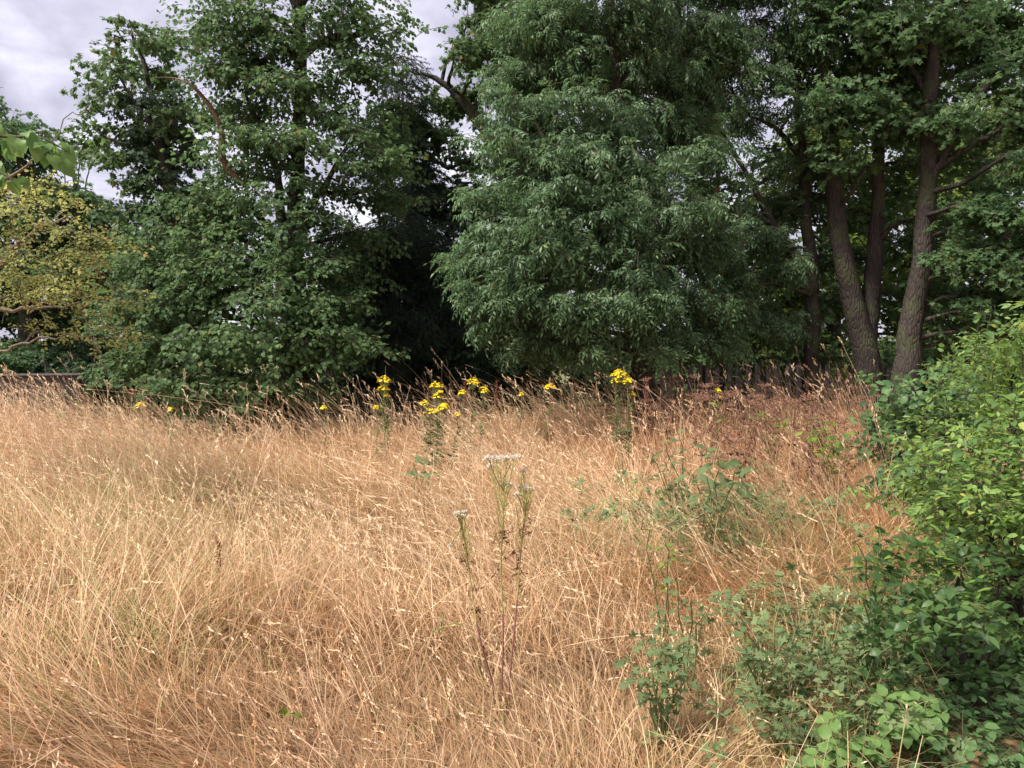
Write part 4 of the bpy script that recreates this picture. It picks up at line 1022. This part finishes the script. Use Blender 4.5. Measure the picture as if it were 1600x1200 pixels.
def young_lime():
    rng = np.random.default_rng(76)
    loc = (-2.75, 2.1, float(gh(-2.75, 2.1)))
    off = np.array(loc)
    root = thing('young_lime_tree', 'leafy lime branch tip with large soft leaves hanging in close at upper left', 'tree', loc)
    mb = MB(); p = spline([[-2.75, 2.1, -.05, .06], [-2.73, 2.1, 1.2, .05], [-2.70, 2.12, 2.3, .04], [-2.66, 2.15, 3.4, .02]], 5)
    mb.tube(p[:, :3] - off, p[:, 3], 8, 0, rng, .05); obj('trunk', mb.mesh('trunk', [M['bark']]), root)
    for tips in ([P(-120, 180, 2.1), P(0, 212, 2.05), P(60, 214, 2.0), P(104, 236, 2.0)], [P(-130, 250, 2.1), P(-20, 262, 2.05), P(20, 280, 2.0)]):
        st = np.array([-2.71, 2.12, 2.15]); pts = spline(np.vstack([st] + [t[None] for t in tips]), 4)
        mb = MB(); mb.tube(pts - off, np.linspace(.009, .0015, len(pts)), 5, cap=False); bo = obj('branch', mb.mesh('branch', [M['twig']]), root)
        n = 58 if len(tips) == 4 else 34
        for i in range(n):
            t = .08 + .92 * i / (n - 1); k = min(len(pts) - 2, int(t * (len(pts) - 1)))
            q = pts[k] + jit(rng, .012)
            d = unit(np.array([rng.uniform(-.4, .9), rng.normal(0, .5), -rng.uniform(.2, 1.3)]))
            put_leaf(root, q + d * .02, d, unit(np.array([.1, -.5, .8]) + jit(rng, .35)), rng.uniform(.030, .048), 'bramble', 'heart', rng, par=bo)
young_lime()

# ------------------------------------------------------------------ ragwort
def floret_cluster(rng, r, n, mat):
    mb = MB()
    for i in range(n):
        a = rng.uniform(0, 6.283); q = math.sqrt(rng.random())
        c = np.array([math.cos(a) * q * r, math.sin(a) * q * r, (1 - q * q) * r * .7 + rng.uniform(-.012, .012)])
        nrm = unit(np.array([c[0] * .8, c[1] * .8, r * 1.0]) + jit(rng, .2 * r))
        u = unit(np.cross(nrm, jit(rng, 1))); w = np.cross(nrm, u); fr = rng.uniform(.012, .017)
        ring = [c + (u * math.cos(k * .5236) + w * math.sin(k * .5236)) * fr * (1 if k % 2 == 0 else .62) for k in range(12)]
        mb.add([c + nrm * .003] + ring, [(0, 1 + k, 1 + (k + 1) % 12) for k in range(12)], rng.random())
        mb.tube([c * np.array([.25, .25, 0]) - Z * r * .9, c], [.0012, .0012], 3, 1, cap=False, rnd=.5)
    return mb.mesh('flower_head', [M[mat], M['ragstem']])
def ragwort(label, D, heads, seed, leafy=1.0, feet=None):
    rng = np.random.default_rng(seed)
    pts = [P(x, y, D) + np.array([0, rng.uniform(-.08, .08), 0]) for x, y, r in heads]
    bx = np.mean([p[0] for p in pts]) + rng.uniform(-.05, .05)
    loc = (float(bx), float(D), float(gh(bx, D)))
    root = thing('ragwort', label, 'flower', loc, 'yellow ragwort standing in the grass'); off = np.array(loc)
    for (x, y, rp), p in zip(heads, pts):
        r = max(.028, rp * 1.12 * D / FPX)
        me = floret_cluster(rng, r, int(14 + 7000 * r * r), 'yellow')
        obj('flower_head', me, root, tuple(p - off))
        b = off + np.array([rng.uniform(-.04, .04), rng.uniform(-.04, .04), -.02]) + (np.array([p[0] - bx, 0, 0]) * .5)
        st = smooth_path(b, p - Z * r * .8, rng, .0, .03, 8)
        mb = MB(); mb.tube(st - off, np.linspace(.006, .003, 8), 5, cap=False); obj('stem', mb.mesh('stem', [M['ragstem']]), root)
        lm = MB(); L_ = np.linalg.norm(p - b)
        for i in range(int(30 * leafy)):
            t = rng.uniform(.35, .95); j = min(6, int(t * 7)); q = st[j] + (st[j + 1] - st[j]) * (t * 7 - j)
            a = rng.uniform(0, 6.283); d = unit(np.array([math.cos(a), math.sin(a), rng.uniform(-.1, .9)]))
            sz = rng.uniform(.05, .11) * (1.15 - .5 * t)
            lm.leaf(q - off, d, unit(Z + jit(rng, .4)), sz, 'lance', rng.random(), .3, .4)
            for s in (.35, .55, .75):
                for sg in (1, -1):
                    sdv = unit(np.cross(Z, d)) * sg
                    lm.leaf(q - off + d * sz * s, unit(d * .5 + sdv), unit(Z + jit(rng, .3)), sz * .4, 'lance', rng.random(), .2, .2)
        obj('foliage', lm.mesh('foliage', [M['ragleaf']]), root, kind='stuff')
ragwort('ragwort with two yellow heads one above the other standing alone before the dark lime skirt', 9.0, [(602, 596, 10), (600, 609, 9), (606, 619, 5)], 801)
ragwort('tall ragwort with stacked yellow heads rising out of the densest yellow clump', 8.6, [(681, 605, 10), (684, 621, 8.5), (689, 613, 4)], 802)
ragwort('low bushy ragwort with broad yellow heads in front of the tall stacked one', 8.0, [(663, 632, 7), (672, 646, 10), (694, 637, 9), (714, 650, 5), (682, 643, 6)], 803, 1.6)
ragwort('ragwort with three spread yellow heads beside the densest clump', 9.2, [(738, 599, 10), (755, 612, 9), (722, 616, 7)], 804)
ragwort('single pale yellow ragwort head below the left skirt of the big ash', 10.0, [(859, 606, 9)], 805, .6)
ragwort('ragwort with the largest rounded yellow head and a small one below it', 8.4, [(968, 588, 13), (980, 597, 9), (988, 618, 5.5), (962, 597, 7)], 806, 1.2)
ragwort('short ragwort with one yellow head under the slender sycamore', 9.0, [(218, 635, 8)], 807, .6)
ragwort('tiny yellow ragwort head deep in grass near the short single one', 10.0, [(268, 640, 4)], 808, .4)
ragwort('small yellow ragwort head low in front of the lime trunk', 9.4, [(505, 639, 5.5)], 809, .5)
ragwort('small orange yellow ragwort head just left of the two stacked heads', 8.6, [(588, 637, 4)], 810, .4)
ragwort('small faded ragwort among the dead brown stems by the palings', 9.8, [(1123, 611, 5), (1128, 622, 3)], 811, .5)
ragwort('faint half hidden ragwort head between the single pale one and the dense clump', 9.6, [(815, 617, 4)], 812, .4)

# ------------------------------------------------------------------ the seeding plant in the middle of the meadow
def seeding_plant():
    rng = np.random.default_rng(820); D = 3.45
    b = G(786, 1092); loc = (float(b[0]), float(b[1]), float(gh(b[0], b[1]))); off = np.array(loc); D = loc[1]
    root = thing('seeding_ragwort', 'tall withered plant with white fluffy seed heads on yellow green stems mid meadow', 'plant', loc)
    S = [([(784, 1092), (786, 980), (783, 880), (787, 800), (786, 748)], [(763, 716, 6), (776, 715, 6), (790, 716, 7), (804, 714, 6), (766, 727, 5), (785, 757, 4), (797, 757, 3)]),
         ([(794, 1085), (806, 960), (814, 860), (821, 800), (823, 775)], [(822, 762, 5), (812, 760, 4), (818, 735, 3), (830, 764, 3), (808, 772, 3)]),
         ([(774, 1080), (748, 990), (734, 900), (727, 850), (721, 820)], [(714, 802, 4), (726, 800, 4), (720, 806, 3), (703, 852, 2)])]
    for path, heads in S:
        p = spline([P(x, y, D + rng.uniform(-.04, .04)) for x, y in path], 5); p[0, 2] = loc[2] - .02
        n = len(p); cut = int(n * .30)
        mb = MB(); mb.tube(p[:cut + 1] - off, np.linspace(.0048, .0042, cut + 1), 6, cap=False)
        o = obj('lower_stem', mb.mesh('lower_stem', [M['purple']]), root); o['label'] = 'purplish lower stem'
        mb = MB(); mb.tube(p[cut:] - off, np.linspace(.0042, .0028, n - cut), 6, cap=False); obj('stem', mb.mesh('stem', [M['seedstem']]), root)
        for (x, y, r) in heads:
            h = P(x, y, D + rng.uniform(-.07, .07)); k = rng.integers(int(n * .72), n)
            br = MB(); q = smooth_path(p[k], h, rng, -.08, .05, 6); br.tube(q - off, np.linspace(.0028, .0014, 6), 4, cap=False)
            for _ in range(7):
                e = h + np.array([rng.normal(0, .014), rng.normal(0, .014), rng.uniform(-.012, .004)])
                br.tube(smooth_path(q[3] + (q[5] - q[3]) * rng.random(), e, rng, -.05, .04, 3) - off, [.0012] * 3, 3, cap=False)
            obj('flower_stalk', br.mesh('flower_stalk', [M['seedstem']]), root)
            fl = MB(); rm = r * D / FPX
            for _ in range(int(10 + r * 4)):
                c = np.array([rng.normal(0, rm * .55), rng.normal(0, rm * .55), rng.normal(0, rm * .18)])
                for _ in range(6):
                    d = unit(jit(rng, 1) + Z * .5); l_ = rng.uniform(.005, .010); nn = unit(np.cross(d, jit(rng, 1))) * .0028
                    fl.add([c, c + d * l_ + nn, c + d * l_ - nn], [(0, 1, 2)], rng.random())
            obj('seed_head', fl.mesh('seed_head', [M['fluff']]), root, tuple(h - off))
        for _ in range(30):                                  # fine green side twigs
            k = rng.integers(int(n * .5), n); a = rng.uniform(0, 6.283)
            e = p[k] + np.array([math.cos(a) * .045, math.sin(a) * .045, rng.uniform(.08, .20)]) * (1.25 - .6 * k / n)
            br = MB(); br.tube(smooth_path(p[k], e, rng, -.1, .05, 4) - off, [.0013, .0012, .0010, .0008], 3, cap=False)
            for _ in range(2):
                br.leaf(e - off - Z * rng.uniform(0, .05), unit(jit(rng, 1) + Z), Z + jit(rng, .3), rng.uniform(.008, .015), 'lance', rng.random())
            obj('twig', br.mesh('twig', [M['seedstem']]), root)
        for _ in range(15):                                  # withered, curled brown leaves
            k = rng.integers(int(n * .33), int(n * .80)); a = rng.uniform(0, 6.283); lf = MB()
            d = unit(np.array([math.cos(a), math.sin(a), -rng.uniform(.1, 1.4)])); q = p[k] - off
            for _ in range(6):
                lf.leaf(q + d * rng.uniform(0, .045) + jit(rng, .006), unit(d + jit(rng, .8)), unit(jit(rng, 1)), rng.uniform(.008, .02), 'oval', rng.random(), .8, 1.2)
            obj('withered_leaf', lf.mesh('withered_leaf', [M['withered']]), root)
seeding_plant()

# ------------------------------------------------------------------ dead brown umbels by the palings
def dead_umbels():
    rng = np.random.default_rng(830); sets = []
    for k in range(5):
        st = MB(); h = 1.0; p = smooth_path([0, 0, -.03], [rng.normal(0, .08), rng.normal(0, .08), h], rng, 0, .05, 7)
        st.tube(p, np.linspace(.0065, .003, 7), 5, cap=False)
        um = []
        for j in range(4):
            t = (1.0, .8, .66, .55)[j]; i = min(5, int(t * 6)); q = p[i] + (p[i + 1] - p[i]) * (t * 6 - i)
            a = rng.uniform(0, 6.283); e = q + (np.array([math.cos(a) * .13, math.sin(a) * .13, .16]) if j else np.array([0, 0, .03]))
            u = MB(); u.tube(smooth_path(q, e, rng, -.1, .05, 4), [.004, .0035, .003, .0028], 4, cap=False)
            for m in range(13):
                b = m * 2.4; rr = .02 + .055 * (m / 13) ** .5
                f = e + np.array([math.cos(b) * rr, math.sin(b) * rr, .045 - rr * .25])
                u.tube([e, f], [.0022, .0018], 3, cap=False)
                for _ in range(4):
                    u.leaf(f, unit(jit(rng, 1) + Z * .6), unit(jit(rng, 1)), rng.uniform(.010, .018), 'oval', rng.random(), .2, .2)
            um.append(u.mesh('umbel', [M['dead']]))
        for _ in range(9):
            a = rng.uniform(0, 6.283); i = rng.integers(1, 5)
            st.leaf(p[i], unit(np.array([math.cos(a), math.sin(a), -.5])), unit(jit(rng, 1)), rng.uniform(.05, .10), 'oval', rng.random(), .6, .9)
        sets.append((st.mesh('stem', [M['dead']]), um))
    for i in range(64):
        D = rng.uniform(6.8, 10.6); px = rng.uniform(1000 if D > 8.5 else 1090, 1345)
        g = P(px, 600, D); x = g[0]
        s = .78 + .42 * rng.random()
        lab = ('short' if s < .92 else 'middling' if s < 1.06 else 'tall') + ' dead brown umbel stem ' + ('close before the palings' if D > 8.9 else 'at the meadow side of the rusty thicket')
        if x > hedge_edge(D) - .1: continue
        root = thing('dead_hogweed', lab, 'plant', (float(x), float(D), float(gh(x, D))), 'dead brown umbels before the palings')
        root.rotation_euler = (rng.normal(0, .1), rng.normal(0, .1), rng.uniform(0, 6.283)); s *= .92
        root.scale = (s, s, s)
        stm, um = sets[rng.integers(5)]
        obj('stem', stm, root)
        for u in um: obj('umbel', u, root)
dead_umbels()

# ------------------------------------------------------------------ green herbs, brambles and weeds with single leaves
def herb(name, label, cat, base, tips, n, size, mat, kind, seed, tri=False, group=None, tilt=.45, width=1.0, stem='ragstem', lo=.25, near=(0, 0)):
    rng = np.random.default_rng(seed)
    loc = (float(base[0]), float(base[1]), float(gh(base[0], base[1]))); off = np.array(loc)
    root = thing(name, label, cat, loc, group)
    for tp in tips:
        p = smooth_path(off - Z * .02, tp, rng, .22, .08, 7)
        mb = MB(); mb.tube(p - off, np.linspace(.0045, .002, 7), 4, cap=False); so = obj('stem', mb.mesh('stem', [M[stem]]), root)
        for i in range(n):
            t = lo + (1 - lo) * (i + rng.random() * .5) / n; j = min(5, int(t * 6)); q = p[j] + (p[j + 1] - p[j]) * (t * 6 - j)
            a = i * 2.4 + rng.uniform(-.5, .5)
            d = unit(np.array([math.cos(a), math.sin(a), rng.uniform(-.35, .35)]))
            up = unit(Z + np.array([0, -.25, 0]) + jit(rng, tilt)); sz = size * rng.uniform(.7, 1.2)
            if tri:
                c = q + d * sz * .5; sd_ = unit(np.cross(up, d))
                put_leaf(root, c + d * sz * .2, d, up, sz, mat, kind, rng, width, so)
                put_leaf(root, c + sd_ * sz * .15, unit(d * .25 + sd_), up, sz * .85, mat, kind, rng, width, so)
                put_leaf(root, c - sd_ * sz * .15, unit(d * .25 - sd_), up, sz * .85, mat, kind, rng, width, so)
            else:
                put_leaf(root, q + d * sz * .3, d, up, sz, mat, kind, rng, width, so)
    return root
def gp(px, py): g = G(px, py); return g[:2]
def tipsat(lst): return [P(x, y, D) for x, y, D in lst]
herb('lobed_herb', 'dense blue green lobed herb standing alone right of the seeding plant', 'herb', gp(1035, 1150), tipsat([(975, 1030, 3.0), (1000, 985, 3.1), (1040, 975, 3.1), (1075, 1000, 3.05), (1060, 1045, 2.95), (1015, 1060, 2.95), (1090, 1030, 3.0), (985, 1065, 2.95), (1045, 1010, 3.0), (1030, 950, 3.15)]), 13, .050, 'herb', 'lobed', 840, width=1.25)
herb('lobed_herb', 'upright blue green herb behind the dense one, thin and open', 'herb', gp(1075, 1080), tipsat([(1055, 905, 3.3), (1080, 930, 3.3), (1110, 945, 3.3), (1130, 925, 3.4)]), 10, .046, 'herb', 'lobed', 841, width=1.25)
herb('lobed_herb', 'sprawling blue green herb between the dense herb and the hedge', 'herb', gp(1190, 1120), tipsat([(1150, 960, 3.1), (1190, 970, 3.1), (1225, 935, 3.2), (1240, 1000, 3.0), (1200, 1030, 3.0), (1160, 1010, 3.0), (1270, 960, 3.1), (1260, 1040, 2.95)]), 12, .047, 'herb', 'lobed', 842, width=1.2)
herb('lobed_herb', 'small blue green herb at the front edge of the green corner', 'herb', gp(1230, 1190), tipsat([(1210, 1090, 2.75), (1250, 1100, 2.75), (1180, 1120, 2.8), (1150, 1075, 2.85)]), 10, .045, 'herb', 'lobed', 843, width=1.2)
herb('bramble_sprig', 'pale green bramble sprig with broad three part leaves below the dark shrub', 'bramble', gp(1440, 1190), tipsat([(1400, 1125, 2.75), (1450, 1095, 2.85), (1480, 1110, 2.85), (1430, 1150, 2.7), (1390, 1090, 2.85)]), 5, .056, 'bramble', 'ovate', 844, tri=True, tilt=.34, width=1.3)
herb('bramble_sprig', 'pale green bramble sprig with broad leaves low in the straw at the front', 'bramble', gp(1330, 1215), tipsat([(1310, 1130, 2.6), (1360, 1165, 2.6), (1285, 1180, 2.55), (1390, 1185, 2.55)]), 5, .056, 'bramble', 'ovate', 845, tri=True, tilt=.34, width=1.3)
herb('leafy_weed', 'leafy green weed with rounded leaves climbing at the foot of the hedge', 'weed', gp(1370, 1090), tipsat([(1345, 930, 3.1), (1380, 900, 3.15), (1350, 985, 3.0), (1320, 1000, 3.0), (1390, 960, 3.05), (1375, 1020, 2.95), (1330, 1045, 2.95)]), 10, .042, 'shrub', 'ovate', 846, width=1.2)
herb('leafy_weed', 'tall thin weed with yellowing leaves at the straw edge of the hedge', 'weed', gp(1350, 1060), tipsat([(1375, 810, 3.35), (1340, 850, 3.35), (1400, 850, 3.3)]), 8, .045, 'weed', 'ovate', 847)
herb('leafy_weed', 'small green weed with toothed leaves before the dark hollow under the hedge', 'weed', gp(1400, 1130), tipsat([(1400, 1030, 2.95), (1420, 1000, 3.0), (1380, 1055, 2.9)]), 8, .044, 'shrub', 'ovate', 848, width=1.2)
herb('leafy_weed', 'thin pale weed among the straw behind the dense blue green herb', 'weed', gp(1040, 1010), tipsat([(1005, 810, 3.7), (1040, 850, 3.65), (1045, 880, 3.6)]), 6, .042, 'weed', 'ovate', 849)
herb('dock_plant', 'clump of broad upright grey green dock leaves in the pale grass', 'weed', gp(1105, 880), tipsat([(1095, 705, 4.9), (1130, 722, 4.9), (1165, 714, 5.0), (1190, 722, 5.0), (1105, 775, 4.8), (1150, 755, 4.8), (1080, 740, 4.9)]), 6, .11, 'herb', 'dock', 850, width=1.5, lo=.45)
herb('dock_plant', 'clump of broad green leaves half buried in grass left of the seeding plant', 'weed', gp(660, 830), tipsat([(655, 715, 5.9), (640, 732, 5.9), (675, 735, 5.9), (662, 725, 5.9)]), 3, .085, 'herb', 'ovate', 851, lo=.75)
herb('yellow_weed', 'bright yellow green leafy weed beside the dead brown thicket', 'weed', gp(1290, 800), tipsat([(1280, 668, 5.8), (1300, 660, 5.8), (1270, 690, 5.7), (1310, 700, 5.7), (1290, 720, 5.7), (1320, 740, 5.6), (1260, 680, 5.8)]), 8, .085, 'weed', 'lance', 852, width=1.4)
herb('yellow_weed', 'pale weed with few bright leaves poking through the brown thicket', 'weed', gp(1200, 770), tipsat([(1195, 640, 7.2), (1180, 655, 7.2), (1215, 650, 7.2), (1240, 655, 7.2)]), 5, .08, 'weed', 'ovate', 853)
herb('yellow_weed', 'slim weed with bright leaves at the left end of the brown thicket', 'weed', gp(1115, 760), tipsat([(1118, 625, 7.6), (1108, 640, 7.6), (1125, 655, 7.5)]), 5, .075, 'weed', 'ovate', 854)
herb('leafy_weed', 'grey green leafy weed mixed with grass above the dock clump', 'weed', gp(1060, 830), tipsat([(1065, 680, 5.8), (1040, 690, 5.8), (1085, 690, 5.8), (1000, 700, 5.8), (1020, 720, 5.7)]), 7, .08, 'herb', 'lance', 855, width=1.3)
herb('green_seedling', 'single small green seedling leaf in a gap of flattened grass', 'weed', gp(458, 1150), tipsat([(458, 1113, 2.95)]), 3, .045, 'weed', 'round', 856, lo=.8)
herb('green_seedling', 'pale broad leaf lying in the straw beside the seeding plant foot', 'weed', gp(690, 1010), tipsat([(690, 988, 3.5)]), 2, .07, 'weed', 'ovate', 857, lo=.9)
herb('leafy_weed', 'green weed seen between straw stems below the dock clump', 'weed', gp(1120, 900), tipsat([(1100, 780, 4.4), (1115, 800, 4.4), (1090, 760, 4.5)]), 5, .06, 'herb', 'ovate', 858)

M['dockseed'] = plain('red_brown_dock_seed', (0.26, 0.075, 0.05), (0.14, 0.045, 0.03), 0.9, 40)
for i, (px, py, D, lab) in enumerate([(726, 596, 9.4, 'dark red dock seed spike between the ragwort heads'), (776, 594, 9.6, 'dark red dock seed spike just right of the three headed ragwort'),
                                      (1012, 592, 9.5, 'dark red dock seed spike beside the largest ragwort head'), (342, 846, 4.2, 'small reddish seed spike low in the near straw')]):
    rng = np.random.default_rng(880 + i); tp = P(px, py, D)
    loc = (float(tp[0]), float(D), float(gh(tp[0], D))); off = np.array(loc)
    root = thing('dock_spike', lab, 'plant', loc, 'red dock seed spikes')
    p = smooth_path(off - Z * .02, tp, rng, 0, .03, 8)
    mb = MB(); mb.tube(p - off, np.linspace(.005, .002, 8), 5, cap=False); obj('stem', mb.mesh('stem', [M['dead']]), root)
    sd_ = MB(); L_ = min(.30, .45 * (tp[2] - loc[2]))
    for _ in range(150):
        q = tp - off - Z * rng.uniform(0, L_) + jit(rng, .009)
        sd_.leaf(q, unit(jit(rng, 1)), unit(jit(rng, 1)), rng.uniform(.008, .015), 'round', rng.random(), .3, .3)
    obj('seed_spike', sd_.mesh('seed_spike', [M['dockseed']]), root)

# low green herbage between the straw stems of the green corner
SP['herbage'] = [flat_spray('herbage_spray', 120 + i, 11, 0.15, 0.036, ('palm', 'oval', 'palm')[i], M['herb'], -0.3, 1.0, 0.0) for i in range(3)]
rngl = np.random.default_rng(870)
x = rngl.uniform(.2, 2.4, 9000); y = rngl.uniform(2.5, 6.6, 9000)
k = (x < hedge_edge(y) - .12) & (rngl.random(9000) < lushness(x, y) ** 1.5 * np.interp(y, [2.5, 3.4], [.4, 1]) * (.25 + .75 * vnoise(x, y, 2.2, 9)))
x, y = x[k][:400], y[k][:400]; n = len(x); a = rngl.uniform(0, 6.283, n)
lowh = scatter('low_herbage', None, SP['herbage'], np.stack([x, y, gh(x, y) + rngl.uniform(.02, .32, n) * np.interp(y, [2.4, 5], [.75, 1.4])], 1),
               frames_to_euler(np.stack([np.cos(a), np.sin(a), rngl.uniform(-.1, .6, n)], 1), Z + rngl.normal(0, .35, (n, 3))), rngl.uniform(.7, 1.4, n) * np.interp(y, [2.4, 4], [.8, 1.1]), rngl.random(n), M['herb'], seed=87)
tag(lowh, 'mixed low green herbs growing through the straw beside the hedge', 'herbage')

# low ivy and clover leaves carpeting the soil under the hedge
rngc = np.random.default_rng(860)
x = rngc.uniform(.6, 3.2, 6000); y = rngc.uniform(2.3, 4.6, 6000)
k = (x > hedge_edge(y) - .75) & (rngc.random(6000) < np.clip((x - hedge_edge(y) + .8) / .6, .1, 1) * (.35 + .65 * vnoise(x, y, 2.5, 5)))
x, y = x[k][:1100], y[k][:1100]; n = len(x)
a = rngc.uniform(0, 6.283, n)
cov = scatter('ground_cover', None, SP['cover'], np.stack([x, y, gh(x, y) + rngc.uniform(.01, .09, n)], 1),
              frames_to_euler(np.stack([np.cos(a), np.sin(a), rngc.uniform(-.1, .4, n)], 1), Z + rngc.normal(0, .3, (n, 3))), rngc.uniform(.8, 1.5, n), rngc.random(n), M['hedge_dark'], seed=86)
tag(cov, 'carpet of small round green leaves on the soil below the hedge', 'ground cover')
